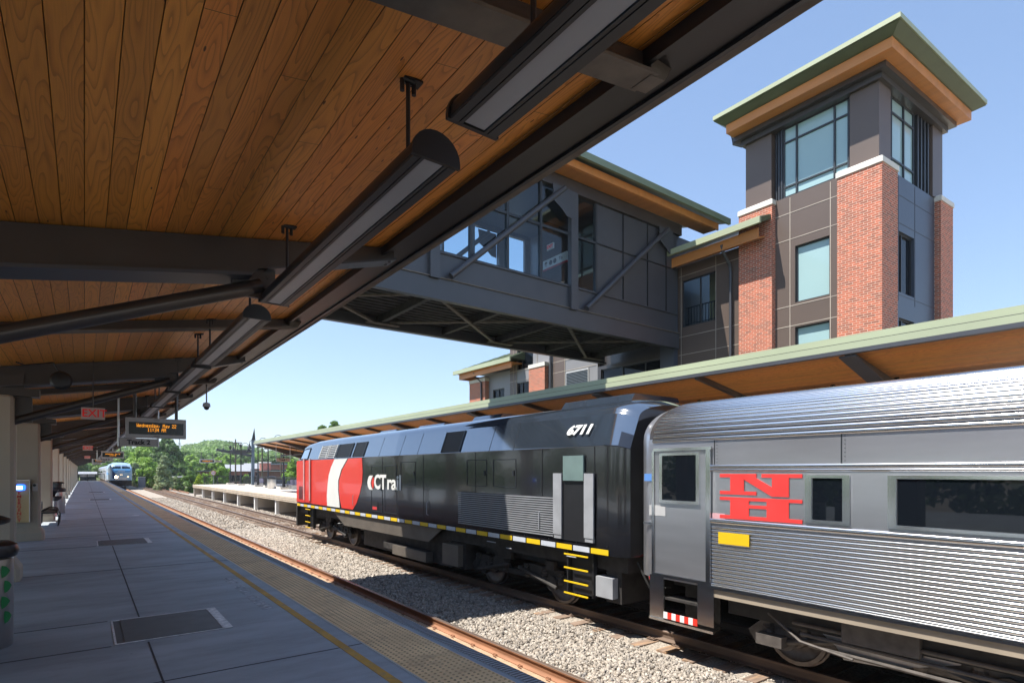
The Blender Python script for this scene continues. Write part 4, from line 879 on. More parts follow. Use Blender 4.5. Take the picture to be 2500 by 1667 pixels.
        for sx in (-1, 1):
            m = MB()
            for k in range(10): m.box(sx * CH - .01, sx * CH + .01, -2.8 - 2.3 * k - 1.6, -2.8 - 2.3 * k, 2.45, 3.0)
            m.build('window_band', M_glassd, K)
    return K
coach((9.58, 6.93, RZ), 0, 'silver fluted coach with red NH emblem behind the black locomotive', True)
for i in range(3):
    coach((5.05, 139.6 + 26.4 * i, RZ), math.pi, ['first silver coach behind the oncoming locomotive', 'second silver coach of the oncoming train', 'last visible silver coach of the oncoming train'][i], False)

# ------------------------------------------------------------------ far platform and its canopy
FX = 11.3
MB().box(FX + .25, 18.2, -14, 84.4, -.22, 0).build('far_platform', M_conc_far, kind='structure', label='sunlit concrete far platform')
M_edgeb = mat("pale_edge_beam", (.56, .47, .36), .8, 0, .12, 2, .2, 40)
MB().box(FX, FX + .25, -14, 84.45, -.24, .004).box(FX + .02, FX + .25, -14, 84.45, -.36, -.245).build('far_platform_edge', M_edgeb, kind='structure', label='pale edge beam of the far platform')
MB().box(FX - .002, FX + .003, -14, 84.45, -.135, -.12).box(FX + .62, FX + .64, -14, 84.4, .0, .004).box(FX + 1.2, FX + 1.22, -14, 84.4, .0, .004).build('far_platform_joint', M_joint, kind='structure', label='dark joint line along the far platform edge')
MB().box(15.5, 18.2, -14, 84.2, -1.75, -.23).build('far_platform_base', M_conc, kind='structure', label='shaded wall under the far platform')
for k in range(13):
    y = 84.35 - 6.62 * k
    s = empty('platform_pier', (FX + .3, y, -1.6), label=ORD[k] + ' white topped pier counting from the far platform corner' if k else 'end pier under the far platform corner', cat='pier', group='piers under the far platform')
    MB().box(-.18, .05, -.16, .16, .0, 1.24).build('post', M_white if k else M_conc_far, s); MB().box(.05, 4, -.13, .13, .3, 1.24).build('cross_wall', M_conc_far, s)
fc = empty('platform_canopy', (14, 20, 3.6), label='green edged canopy with orange board soffit over the far platform', cat='canopy')
def fp(m, name, mt, par=None, sm=False):
    o = m.build(name, mt, par if par is not None else fc, sm)
    if par is None: o.location = (-14, -20, -3.6)
    return o
FE = 11.9; fz = lambda x: 4.19 - .17 * (x - FE)
fp(vgroove(FE + .1, 17.6, fz, .135, -14, 53.5), 'ceiling', M_wood2)
fp(MB().prism('y', [(FE + .3, fz(FE + .3) + .03), (17.6, fz(17.6) + .03), (17.6, 3.6), (FE + .3, 4.29)][::-1], -14, 53.6), 'roof_deck', M_greenD)
fp(MB().prism('y', [(FE + .10, 4.31), (FE + .10, 4.455), (FE + .22, 4.47), (FE + .6, 4.40), (FE + .6, 4.3)][::-1], -14, 53.8), 'upper_fascia', M_green)
fp(MB().box(FE + .02, FE + .12, -14, 53.8, 4.17, 4.295), 'lower_fascia', M_green)
fp(MB().box(FE + .07, FE + .12, -14, 53.8, 4.29, 4.315), 'fascia_gap', M_black)
fp(MB().box(FE, FE + .14, -14, 53.8, 4.085, 4.165), 'gutter', M_steel_b)
for k in range(-5, 15):
    y = 5.0 + 3.46 * k; mn = k % 2 == 0
    if mn:
        hm = MB().prism('y', [(FE + .12, fz(FE) - .02), (17.4, fz(17.4) - .01), (17.4, fz(17.4) - .4), (15.9, fz(15.9) - .55), (14.6, fz(14.6) - .42), (13.4, fz(13.4) - .24), (FE + .12, fz(FE) - .12)], y - .05, y + .05)
        fl = MB().loft([[(x, y - .16, z), (x, y + .16, z), (x, y + .16, z - .03), (x, y - .16, z - .03)] for x, z in ((FE + .12, fz(FE) - .12), (13.4, fz(13.4) - .24), (14.6, fz(14.6) - .42), (15.9, fz(15.9) - .55))], closed=True)
        o = fp(hm, 'rafter', M_steel); fl.build('flange', M_steel_b, o)
        cc = empty('concrete_column', (16.0, y, 0), label=ORD[k + 5] + ' beige column under the far canopy, behind the train', cat='column', group='columns carrying the far canopy')
        colgeo().build('shaft', M_col, cc); cc.location.z = 0
    else:
        fp(MB().prism('y', [(FE + .12, fz(FE) - .02), (17.4, fz(17.4) - .01), (17.4, fz(17.4) - .14), (FE + .12, fz(FE) - .14)], y - .05, y + .05), 'rafter', M_steel)
for k in range(14):
    y = 52 - 3.6 * k; f = empty('pendant_light', (13.9, y, 3.1), label=ORD[k] + ' linear light from the distant end of the far canopy', cat='light fixture', group='lights hung under the far canopy')
    MB().prism('y', [(.12, 0)] + [(.12 * math.cos(t), .01 + .11 * math.sin(t)) for t in [math.pi * i / 8 for i in range(9)]] + [(-.12, 0)], -3.1, 0).build('housing', M_black, f, True)
    for t in (-.4, -2.7): MB().tube([(0, t, .1), (0, t, .7)], .012, 6).tube([(0, t - .05, .68), (0, t + .05, .68)], .02, 6).build('stem', M_black, f, True)
# lamps, mast, signs, benches on the far platform
def lamp(x, y, label, h=5.0, first=[]):
    if first: return dup(first[0], (x, y, 0), label=label)
    s = empty('street_lamp', (x, y, 0), label=label, cat='street lamp', group='gooseneck lamps on the far platform'); first.append(s)
    MB().lathe((0, 0, 0), [(.35, 0), (.35, .22), (.14, .26), (.13, 1.2), (.07, 1.35), (.06, h - .3), (.09, h - .25), (.09, h + .1), (.03, h + .2)], 12).build('pole', M_black, s, True)
    MB().box(-.4, .4, -.4, .4, 0, .2).build('base', M_conc_far, s)
    for sx in (-1, 1):
        pts = [(sx * .06, 0, h - .3)] + [(sx * (.5 - .38 * math.cos(t)), 0, h - .1 + .38 * math.sin(t)) for t in [math.pi * i / 8 for i in range(9)]]
        a = MB().tube(pts, .03, 6).build('arm', M_black, s, True)
        MB().lathe((sx * .88, 0, h - .75), [(.26, 0), (.24, .06), (.17, .2), (.12, .34), (.07, .42), (.05, .62)], 14).build('shade', M_black, a, True)
    return s
for (x, y), lb in zip(((15.6, 83.5), (15.6, 77), (15.6, 68.3), (15.6, 63.9), (15.6, 58)), ('gooseneck lamp nearest the far platform end', 'second gooseneck lamp from the far platform end', 'gooseneck lamp beside the tall steel mast', 'gooseneck lamp left of the Track 1 sign', 'gooseneck lamp behind the Track 1 sign')): lamp(x, y, lb)
s = empty('steel_mast', (17.2, 78, -1.6), label='tall blue grey steel mast with pointed blade and side trellis beams', cat='mast')
MB().box(-.17, .17, -.17, .17, 0, 7.3).build('post', mat("blue_grey_post", (.13, .17, .21), .5), s)
MB().prism('y', [(.30, 7.35), (-.15, 7.35), (.18, 8.9)], -.04, .04).box(-.17, .17, -.1, .1, 7.25, 7.37).build('blade', M_black, s)
MB().beam((-.17, 0, 5.35), (-4.2, 0, 6.0), .25, .30).build('tapered_beam', M_steel_b, s); MB().beam((-.17, .0, 5.85), (-2.6, 0, 5.8), .2, .45).build('upper_beam', M_steel, s)
s = ledsign('clock_sign', (12.55, 81.5, 3.05), 1.7, 'small clock display near the far platform end', top=4.2, mt=M_lt)
tracksign((13.15, 49, 2.70), 1.05, .27, 'Track 1', 'tan Track 1 sign hanging under the far canopy', 3.95, mt=mat("tan_sign", (.42, .30, .22), .6))
tracksign((13.9, 82.2, 3.05), .8, .25, 'Track 1', 'tiny pale sign beside the far end clock display', 3.3, mt=mat("pale_sign", (.55, .50, .36), .6))
railing((17.3, 84.2), (17.3, 40), 1.1, 'long black picket railing along the back of the far platform', posts=12, sp=.2, r=.014, th=.045)
railing((12.6, 84.2), (17.3, 84.2), 1.1, 'short black picket railing closing the far platform end', posts=4, sp=.2, r=.014, th=.045)
M_bench = mat("purple_grey_bench", (.085, .08, .13), .5)
for (x, y), lb in (((16.1, 70), 'purple grey slatted bench left of the far platform bin'), ((16.2, 57.5), 'purple grey slatted bench right of the far platform bin')):
    s = empty('bench', (x, y, 0), label=lb, cat='bench', group='benches on the far platform')
    MB().box(-.25, .2, -1.1, 1.1, .42, .47).build('seat', M_bench, s); MB().beam((.22, -1.1, .68), (.22, 1.1, .68), .05, .5).build('backrest', M_bench, s)
    for q in (-1, 0, 1): MB().box(-.25, .22, q * 1.0 - .03, q * 1.0 + .03, 0, .42).build('leg', M_lt, s)
s = empty('litter_bin', (15.3, 61.2, 0), label='round stainless bin with black lid on the far platform', cat='litter bin')
MB().lathe((0, 0, 0), [(.40, 0), (.42, .03), (.42, .95)], 24).build('body', M_stain, s, True); MB().lathe((0, 0, 0), [(.44, .95), (.46, 1.0), (.34, 1.06)], 24).build('collar', M_black, s, True); MB().lathe((0, 0, 0), [(.3, 1.15), (.42, 1.18), (.2, 1.26)], 24).build('lid', M_black, s, True)

# ------------------------------------------------------------------ footbridge
fb = empty('footbridge', (12, 15.7, 6.5), label='dark steel glazed footbridge crossing over the tracks', cat='footbridge'); BL = (-12, -15.7, -6.5)
def bp(m, name, mt, par=None, sm=False):
    o = m.build(name, mt, par if par is not None else fb, sm)
    if par is None: o.location = BL
    return o
BX0, BX1 = -5, 18.25
for y0, y1, s_ in ((13.7, 13.78, 1), (17.62, 17.7, -1)):
    yf = y0 if s_ > 0 else y1
    bp(MB().box(BX0, BX1 + .1, y0, y1, 6.56, 7.08).box(BX0, BX1 + .1, y0 - .02 * s_ if s_ > 0 else y0 - .1, y1 + .1 if s_ > 0 else y1 + .02, 6.50, 6.56), 'girder', M_steel_b)
    bp(MB().box(BX0, BX1, min(yf + .04 * s_, yf + .10 * s_), max(yf + .04 * s_, yf + .10 * s_), 7.085, 7.80), 'parapet_panel', M_steel_b)
    yy = yf + .07 * s_
    m = MB(); x = 12.75 - 1.3 * 13
    while x < 12.7: m.box(x - .04, x + .04, yy - .06, yy + .06, 7.8, 10.86); x += 1.3
    m.box(13.84, 13.92, yy - .06, yy + .06, 7.8, 10.86)
    m.box(BX0, 13.9, yy - .045, yy + .045, 9.48, 9.56).box(BX0, 13.9, yy - .05, yy + .05, 7.8, 7.87)
    if s_ < 0: m.box(BX0, 13.9, yy - .045, yy + .045, 8.2, 8.27)
    bp(m, 'mullions', M_fin if s_ > 0 else M_steel_b)
    bp(MB().add([(BX0, yy, 7.87), (13.84, yy, 7.87), (13.84, yy, 10.86), (BX0, yy, 10.86)], [(0, 1, 2, 3)]), 'glazing', M_glass)
    w_ = MB().box(13.92, BX1, yy - .03, yy + .03, 7.8, 10.86); o = bp(w_, 'wall_panels', M_steel_b)
    m = MB()
    for x in (15.22, 16.53, 17.6): m.box(x - .012, x + .012, yf + .02 * s_ - .02, yf + .04 * s_, 7.8, 10.86)
    m.box(13.92, BX1, yf + .02 * s_ - .02, yf + .04 * s_, 9.5, 9.53); m.build('panel_seams', M_black, o)
    bp(MB().box(BX0, BX1 + .2, min(yf - .06 * s_, yf + .1 * s_), max(yf - .06 * s_, yf + .1 * s_), 10.87, 11.26), 'header_beam', M_steel)
    yb = yf - .14 * s_
    for i, x in enumerate((12.78, 7.62, 2.4)):
        bp(MB().box(x - .15, x + .15, min(yf - .1 * s_, yf + .08 * s_), max(yf - .1 * s_, yf + .08 * s_), 7.05, 10.87), 'post', M_steel_b)
    for xt in (12.3, 17.5, 7.1, 1.9):
        b_ = bp(MB().tube([(xt, yb, 10.85), (xt - 4.22, yb, 7.16)], .085, 12), 'brace', M_steel_b, sm=True)
        g_ = MB().prism('y', [(xt - .5, 10.86), (xt - .46, 10.6), (xt - .55, 10.4), (xt - .1, 10.15), (xt + .1, 9.98), (xt + .32, 9.95), (xt + .32, 10.86)][::-1], yb + .02 * s_ - .015, yb + .02 * s_ + .015); g_.build('gusset', M_steel_b, b_)
bp(MB().box(BX0, BX1, 13.8, 17.6, 6.96, 7.1), 'floor_deck', M_conc)
m = MB(); y = 13.82
while y < 17.5: m.prism('x', [(y, 6.94), (y + .05, 6.84), (y + .15, 6.84), (y + .2, 6.94)][::-1], BX0, BX1); y += .28
bp(m, 'corrugated_deck', M_under)
for x in (2.7, 5.2, 7.75, 10.2, 12.5, 15, 17.5): bp(MB().box(x - .07, x + .07, 13.78, 17.62, 6.62, 6.86), 'cross_beam', M_under)
m = MB()
for xa in (-1.6, 3.1, 7.8, 12.6): m.beam((xa + .25, 14.0, 6.60), (xa + 4.4, 17.4, 6.60), .10, .06).beam((xa + .25, 17.4, 6.66), (xa + 4.4, 14.0, 6.66), .09, .05)
for xa in (3.1, 7.8, 12.5, 17.4):
    for y_ in (13.95, 17.42): m.box(xa - .55, xa + .55, y_ - .13, y_ + .13, 6.57, 6.60)
bp(m, 'wind_bracing', M_soot)
bp(MB().prism('x', [(12.8, 11.54), (15.7, 12.3), (18.6, 11.54), (18.6, 11.66), (15.7, 12.55), (12.8, 11.66)][::-1], BX0, 20.35), 'roof', M_greenD)
bp(MB().box(BX0, 20.37, 12.76, 12.86, 11.50, 11.72).box(BX0, 20.37, 18.56, 18.64, 11.5, 11.72), 'eaves_gutter', M_green_shade)
bp(MB().box(BX0, 20.0, 13.06, 13.12, 11.28, 11.53).prism('x', [(13.12, 11.27), (13.12, 11.30), (13.68, 11.34), (13.68, 11.30)], BX0, 19.9).box(BX0, 20.0, 18.25, 18.31, 11.28, 11.53), 'eaves_boards', M_trim)
bp(MB().box(BX0, BX1, 13.85, 17.55, 11.0, 11.05), 'sky_tinted_ceiling', M_bluep)  # ceiling coloured blue to stand in for sky reflected in the glazing
bp(MB().box(BX0, BX1, 13.69, 13.79, 7.79, 7.83), 'window_sill', M_steel_b); bp(MB().box(BX0, BX1 + .1, 13.66, 13.74, 7.082, 7.11), 'girder_flange', M_soot)
o = bp(MB().box(14.0, 14.1, 15.9, 17.5, 7.1, 10.9).box(13.2, 18, 15.9, 16, 7.1, 10.9), 'lift_wall', M_steel)
s = empty('direction_sign', (12.9, 14.75, 9.0), label='white direction sign with arrow and lift symbols inside the footbridge', cat='sign')
MB().box(0, .05, -.62, .62, -.15, .15).build('board', M_white, s); MB().box(-.004, .054, -.62, .62, -.20, -.15).build('red_edge', M_red, s)
m = MB(); m.box(-.006, 0, .43, .46, -.08, .08).prism('x', [(.36, .02), (.445, .1), (.53, .02)], -.006, 0)
for y_ in (.2, -.02): m.lathe((-.004, y_, 0), [(.085, -.002), (.085, .002)], 16, ax='x')
m.build('symbols', M_textd, s); text('lettering', 'To', .16, M_textd, frame((-.008, -.33, 0), (0, -1, 0), (0, 0, 1)), s)
s = empty('exit_sign', (13.0, 15.1, 9.62), math.pi * 1.5, label='small red lit EXIT sign inside the footbridge', cat='exit sign')
MB().box(-.17, .17, 0, .05, -.1, .1).build('housing', M_white, s); text('lettering', 'EXIT', .15, M_exitr, frame((0, -.006, 0), (1, 0, 0), (0, 0, 1)), s, off=.004)
s = empty('wall_camera', (6.1, 13.55, 6.95), label='small camera on the footbridge girder near the canopy edge', cat='security camera')
MB().tube([(0, .1, .15), (.0, -.05, .15), (.0, -.1, 0)], .03, 8).build('bracket', M_steel, s, True); MB().lathe((0, -.1, -.12), [(.05, 0), (.08, .05), (.06, .14)], 10).build('housing', M_steel, s, True)

# ------------------------------------------------------------------ wall helper
def wall(ax, a, th, u0, u1, z0, z1, ops):
    m = MB(); us = sorted({u0, u1} | {v for o in ops for v in o[:2]}); zs_ = sorted({z0, z1} | {v for o in ops for v in o[2:]})
    for i in range(len(us) - 1):
        run = None
        for j in range(len(zs_) - 1):
            cu, cz_ = (us[i] + us[i + 1]) / 2, (zs_[j] + zs_[j + 1]) / 2
            if any(o[0] < cu < o[1] and o[2] < cz_ < o[3] for o in ops): continue
            if ax == 'x': m.box(a, a + th, us[i], us[i + 1], zs_[j], zs_[j + 1])
            else: m.box(us[i], us[i + 1], a, a + th, zs_[j], zs_[j + 1])
    return m
def window(ax, a, u0, u1, z0, z1, parent, mulls=(), trans=(), gm=None, d=.10, fw=.045, post=None):
    """pane with a frame, set back d behind face a (positive = into the wall)"""
    p = MB(); f = MB()
    def bx(m, ua, ub, za, zb_, da, db):
        if ax == 'x': m.box(a + da, a + db, ua, ub, za, zb_)
        else: m.box(ua, ub, a + da, a + db, za, zb_)
    bx(p, u0 + .01, u1 - .01, z0 + .01, z1 - .01, d, d + .02)
    for q in (u0, u1 - fw): bx(f, q, q + fw, z0, z1, d - .04, d - .002)
    for q in (z0, z1 - fw): bx(f, u0 + fw, u1 - fw, q, q + fw, d - .04, d - .002)
    for q in mulls: bx(f, q - fw / 2, q + fw / 2, z0 + fw, z1 - fw, d - .05, d - .002)
    for q in trans: bx(f, u0 + fw, u1 - fw, q - fw / 2, q + fw / 2, d - .045, d - .003)
    if post: post(p); post(f)
    w_ = p.build('window', gm or M_blind, parent); f.build('frame', M_fin, w_); return w_
# ------------------------------------------------------------------ station tower (right face leans a little out of square)
tw = empty('station_tower', (0, 0, 0), label='brick and bronze panelled station tower with green hipped roof', cat='tower')
def shr(m): m.v = [(x, y - .047 * (x - 18.4), z) for x, y, z in m.v]; return m
def tp(m, name, mt, par=None, sm=False): return shr(m).build(name, mt, par or tw, sm)
ZB = -1.6
tp(wall('x', 18.6, .15, 6.95, 11.05, ZB, 10.85, [(8.27, 9.35, 7.30, 9.15), (8.27, 9.35, 4.6, 6.5)]), 'west_wall', M_panel)
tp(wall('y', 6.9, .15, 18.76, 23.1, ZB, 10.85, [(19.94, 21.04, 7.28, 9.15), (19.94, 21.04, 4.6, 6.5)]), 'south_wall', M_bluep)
tp(MB().box(22.9, 23.1, 7.06, 11.05, ZB, 13.3).box(18.76, 22.9, 10.9, 11.05, ZB, 13.3), 'rear_walls', M_panel)
m = MB()
for z in (10.29, 9.42, 7.22, 6.56): m.box(18.592, 18.6, 7.95, 10.01, z - .012, z + .012)
for y_ in (9.51, 8.24): m.box(18.591, 18.6, y_ - .012, y_ + .012, 4, 10.8)
tp(m, 'panel_joints', M_seam)
m = MB()
for z in (10.25, 9.4, 7.2): m.box(19.5, 22.6, 6.893, 6.9, z - .01, z + .01)
for x in (19.9, 21.08): m.box(x - .01, x + .01, 6.892, 6.9, 7, 10.8)
tp(m, 'panel_joints', M_steel_b)
for a_ in (('x', 18.6, 8.27, 9.35, 7.30, 9.15), ('x', 18.6, 8.27, 9.35, 4.6, 6.5)): window(*a_, tw, post=shr, d=.12)
for a_ in (('y', 6.9, 19.94, 21.04, 7.28, 9.15), ('y', 6.9, 19.94, 21.04, 4.6, 6.5)): window(*a_, tw, post=shr, gm=M_glassd, d=.12, mulls=(20.3,))
for (xa, xb, ya, yb_) in ((18.4, 19.41, 6.72, 7.95), (18.4, 19.41, 10.01, 11.22), (22.6, 23.62, 6.72, 7.9)):
    o = tp(MB().box(xa, xb, ya, yb_, ZB, 10.72), 'brick_pier', M_brick)
    c_ = [(xa - .03, ya - .03), (xb + .03, ya - .03), (xb + .03, yb_ + .03), (xa - .03, yb_ + .03)]; c2 = [(xa + .04, ya + .04), (xb - .04, ya + .04), (xb - .04, yb_ - .04), (xa + .04, yb_ - .04)]
    shr(MB().loft([[(x, y, 10.722) for x, y in c_], [(x, y, 10.88) for x, y in c_], [(x, y, 10.93) for x, y in c2]], closed=True)).build('stone_cap', M_lime, o)
# glazed top storey
for q_ in ((18.55, 19.3, 10.12, 11.05, 10.86, 13.3), (18.55, 19.3, 6.86, 7.66, 10.86, 13.3), (22.35, 23.14, 6.86, 7.66, 10.86, 13.3)): tp(MB().box(*q_), 'corner_panel', M_panel)
for k in range(3): tp(MB().box(18.62 + .05 * k, 18.8 + .05 * k, 9.78 + .12 * k, 9.84 + .12 * k, 10.86, 13.3), 'metal_fin', M_fin)
for k in range(4): tp(MB().box(21.3 + .26 * k, 21.38 + .26 * k, 6.9, 7.1, 10.86, 13.3), 'metal_fin', M_fin)
tp(MB().box(18.81, 18.85, 9.76, 10.12, 10.86, 13.3), 'infill_panel', M_fin); tp(MB().box(21.2, 22.35, 7.02, 7.08, 10.86, 13.3), 'infill_panel', M_fin)
window('x', 18.6, 7.72, 9.78, 10.86, 13.2, tw, mulls=(9.33, 8.15), trans=(12.70, 11.22), post=shr, d=.1, fw=.055)
window('y', 6.9, 19.3, 21.2, 10.86, 13.2, tw, mulls=(19.6, 20.45), trans=(12.7, 11.3), post=shr, d=.1, fw=.055)
m = MB()
for i, (o_, za, zb_) in enumerate(((.12, 13.18, 13.34), (.30, 13.345, 13.50))): m.box(18.55 - o_, 23.14 + o_, 6.86 - o_, 11.05 + o_, za, zb_)
tp(m, 'cornice', M_steel)
tp(MB().box(17.84, 23.7, 6.24, 11.33, 13.505, 13.80), 'soffit_boards', M_trim)
tp(MB().loft([[(17.8, 6.2, 13.80), (23.75, 6.2, 13.80), (23.75, 11.4, 13.80), (17.8, 11.4, 13.80)], [(17.5, 5.92, 13.93), (23.96, 5.92, 13.93), (23.96, 11.58, 13.93), (17.5, 11.58, 13.93)]], closed=True), 'green_soffit', M_greenD)
tp(MB().box(17.48, 23.98, 5.90, 11.6, 13.965, 14.10), 'gutter', M_green)
tp(MB().loft([[(17.55, 5.97, 14.10), (23.9, 5.97, 14.10), (23.9, 11.5, 14.10), (17.55, 11.5, 14.10)], [(20.2, 8.6, 14.95), (21.3, 8.6, 14.95), (21.3, 8.8, 14.95), (20.2, 8.8, 14.95)]], closed=True), 'roof', M_greenD)
tp(MB().tube([(18.2, 11.4, 13.7), (18.3, 11.35, 13.3), (18.5, 11.15, 13.2)], .05, 8), 'downpipe', M_steel_b)

# ------------------------------------------------------------------ station building along the far platform
sb = empty('station_building', (0, 0, 0), label='low station building with brick piers between the tower and footbridge', cat='building')
def P(m, name, mt, par=None, sm=False): return m.build(name, mt, par or sb, sm)
P(wall('x', 18.6, .15, 11.22, 14.32, ZB, 9.75, [(12.27, 13.75, 7.36, 9.17)]), 'link_wall', M_panel)
P(MB().box(18.35, 18.6, 13.95, 14.6, ZB, 9.7), 'corner_panel', M_bluep)
m = MB()
for z in (9.35, 7.0, 6.3, 5.5): m.box(18.592, 18.6, 11.25, 13.9, z - .01, z + .01)
for y_ in (12.26, 13.78): m.box(18.591, 18.6, y_ - .01, y_ + .01, 4, 9.7)
P(m, 'panel_joints', M_seam)
window('x', 18.6, 12.27, 13.75, 7.36, 9.17, sb, mulls=(12.95,), gm=glass('clear_window_glass', (.80, .90, .95), 1.35))
m = MB(); m.box(19.2, 19.23, 12.0, 14, 8.25, 8.29).box(19.2, 19.23, 12.0, 14, 7.6, 7.63)
for k in range(15): m.box(19.2, 19.22, 12.05 + .13 * k, 12.075 + .13 * k, 7.4, 8.25)
P(m, 'inner_railing', M_black)
P(MB().box(19.9, 22, 11.3, 13.4, 7.0, 9.6), 'stair_wall', mat("ochre_plaster", (.45, .34, .17), .8))
P(MB().tube([(17.95, 11.6, 9.75), (18.0, 11.6, 9.55), (18.45, 11.6, 9.15), (18.5, 11.6, 8.9), (18.5, 11.6, 0)], .055, 8), 'downpipe', M_steel_b, sm=True)
rf = P(MB().prism('y', [(17.7, 9.96), (20.6, 11.1), (20.6, 11.25), (17.7, 10.12)], 10.05, 14.25), 'link_roof', M_greenD)
MB().box(17.66, 17.76, 10.03, 14.27, 9.93, 10.14).build('gutter', M_green, rf); MB().box(17.95, 18.0, 10.25, 14.05, 9.55, 9.9).build('fascia_boards', M_trim, rf)
m = MB()
for k in range(11): m.beam((17.8, 10.1 + .41 * k, 10.16), (20.6, 10.1 + .41 * k, 11.26), .03, .05)
m.build('roof_seams', M_green, rf)
MB().prism('y', [(18.0, 9.56), (18.0, 9.60), (18.6, 9.80), (18.6, 9.76)][::-1], 10.25, 14.05).build('soffit', M_trim, rf)
P(MB().box(18.76, 26, 11.1, 18.5, ZB, 6.4).box(18.9, 26, 14.3, 18.5, 6.4, 11.2), 'core_block', M_steel)
P(wall('x', 18.6, .15, 14.6, 18.3, ZB, 6.5, [(14.7, 18.1, 4.6, 6.35)]), 'lower_wall', M_steel)
window('x', 18.6, 14.7, 18.1, 4.6, 6.35, sb, mulls=(15.6, 16.85), gm=M_glassd)
P(wall('x', 18.6, .15, 18.3, 24.95, ZB, 9.3, [(22.95, 24.3, 7.2, 8.6), (23.2, 24.32, 4.6, 6.5)]), 'north_wall', M_panelL)
P(MB().box(18.76, 25, 18.5, 24.95, ZB, 9.25), 'north_block', M_panelL)
window('x', 18.6, 22.95, 24.3, 7.2, 8.6, sb, mulls=(23.9,), gm=M_glassd); window('x', 18.6, 23.2, 24.32, 4.6, 6.5, sb, mulls=(23.9,), gm=M_glassd)
P(MB().box(18.585, 18.6, 24.32, 24.93, ZB, 9.3), 'bronze_strip', M_panel); P(MB().box(18.585, 18.6, 20.5, 21.35, ZB, 9.3), 'bronze_strip', M_panel)
m = MB()
for z in (7.15, 6.62): m.box(18.578, 18.585, 18.4, 24.95, z - .012, z + .012)
for y_ in (20.49, 22.6, 24.62, 24.33): m.box(18.577, 18.585, y_ - .012, y_ + .012, 4, 9)
P(m, 'panel_joints', M_seam)
o = P(MB().box(18.56, 18.6, 18.85, 20.4, 5.2, 6.55), 'louvre', M_lt); m = MB()
for k in range(18): m.box(18.54, 18.56, 18.9, 20.35, 5.25 + .07 * k, 5.285 + .07 * k)
m.build('slats', M_fin, o)
P(MB().tube([(18.5, 21.45, 9.2), (18.5, 21.45, 0)], .06, 8), 'downpipe', M_steel_b, sm=True)
for ya, yb_, zt in ((21.72, 22.98, 7.05), (27.0, 28.65, 6.95)):
    o = P(MB().box(18.35, 19.4, ya, yb_, ZB, zt), 'brick_pier', M_brick); MB().box(18.32, 19.43, ya - .03, yb_ + .03, zt + .002, zt + .19).build('stone_cap', M_lime, o)
P(wall('x', 18.62, .15, 24.95, 27.9, ZB, 7.3, [(25.5, 26.6, 4.6, 6.4)]), 'wing_wall', M_panelL)
window('x', 18.62, 25.5, 26.6, 4.6, 6.4, sb, mulls=(26.1,), gm=M_glassd)
P(MB().box(18.78, 25, 24.97, 28.3, ZB, 7.35), 'wing_block', M_panelL)
rf = P(MB().add([(17.7, 23.75, 7.70), (17.7, 29.4, 7.70), (26, 29.4, 7.7), (26, 23.75, 7.70), (20.6, 23.75, 8.95), (20.6, 26.2, 8.95), (23.3, 26.2, 8.95), (23.3, 23.75, 8.95)], [(0, 1, 5, 4), (1, 2, 6, 5), (4, 5, 6, 7), (0, 4, 7, 3), (2, 3, 7, 6), (0, 3, 2, 1)]), 'wing_roof', M_greenD)
m = MB()
for k in range(13):
    y_ = 23.9 + .45 * k; t = min(1, (29.4 - y_) / 3.2); m.beam((17.75, y_, 7.73), (17.75 + 2.85 * t, y_, 7.73 + 1.23 * t), .03, .05)
m.build('roof_seams', M_green, rf); MB().box(17.66, 17.76, 23.72, 29.45, 7.52, 7.74).build('gutter', M_green, rf); MB().box(17.9, 17.96, 23.9, 29.1, 7.22, 7.52).box(17.96, 25, 29.05, 29.1, 7.22, 7.52).build('fascia_boards', M_trim, rf)
MB().box(17.76, 18.7, 23.9, 29.05, 7.50, 7.53).build('soffit', M_trim, rf)
P(MB().tube([(17.9, 27.5, 7.45), (17.95, 27.5, 7.25), (18.28, 27.3, 6.9), (18.28, 27.3, 0)], .05, 8), 'downpipe', M_steel_b, sm=True)

# ------------------------------------------------------------------ background
F_, U0_, V0_ = 1390., 1250., 1149.; AA = math.atan(1044 / 1390.)
def at(u, dist):                            # ground position in a given picture direction at a given distance (metres)
    a = AA + math.atan((u - U0_) / F_); return (dist * math.sin(a), dist * math.cos(a))
def hz(v, u, dist):                         # height matching a picture row there
    a = math.atan((u - U0_) / F_); return CAMZ + (V0_ - v) / F_ * dist * math.cos(a)
def leafmesh(name, blobs, per, size, seed, mt, flat=.55):
    g = np.random.default_rng(seed); V = []
    for (cx, cy, cz_, rx, ry, rz_) in blobs:
        n = int(per * max(.3, rx * ry * rz_) ** .6)
        d = g.normal(size=(n, 3)); d /= np.linalg.norm(d, axis=1)[:, None]; rad = g.uniform(.55, 1.04, n) ** .6
        c = d * rad[:, None] * np.array([rx, ry, rz_]) + np.array([cx, cy, cz_])
        nrm = d + g.normal(size=(n, 3)) * flat; nrm /= np.linalg.norm(nrm, axis=1)[:, None]
        t = np.cross(nrm, g.normal(size=(n, 3))); t /= np.linalg.norm(t, axis=1)[:, None]; b_ = np.cross(nrm, t)
        s = size * g.uniform(.55, 1.3, n)[:, None]
        q = np.stack([c - t * s, c - b_ * s * .7, c + t * s * 1.1, c + b_ * s * .7], 1); V.append(q)
    V = np.concatenate(V); n = len(V)
    me = bpy.data.meshes.new(name); me.vertices.add(n * 4); me.vertices.foreach_set('co', V.reshape(-1).astype(np.float32))
    me.loops.add(n * 4); me.loops.foreach_set('vertex_index', np.arange(n * 4, dtype=np.int32)); me.polygons.add(n)
    me.polygons.foreach_set('loop_start', np.arange(0, n * 4, 4, dtype=np.int32)); me.update(calc_edges=True); me.materials.append(mt); return me
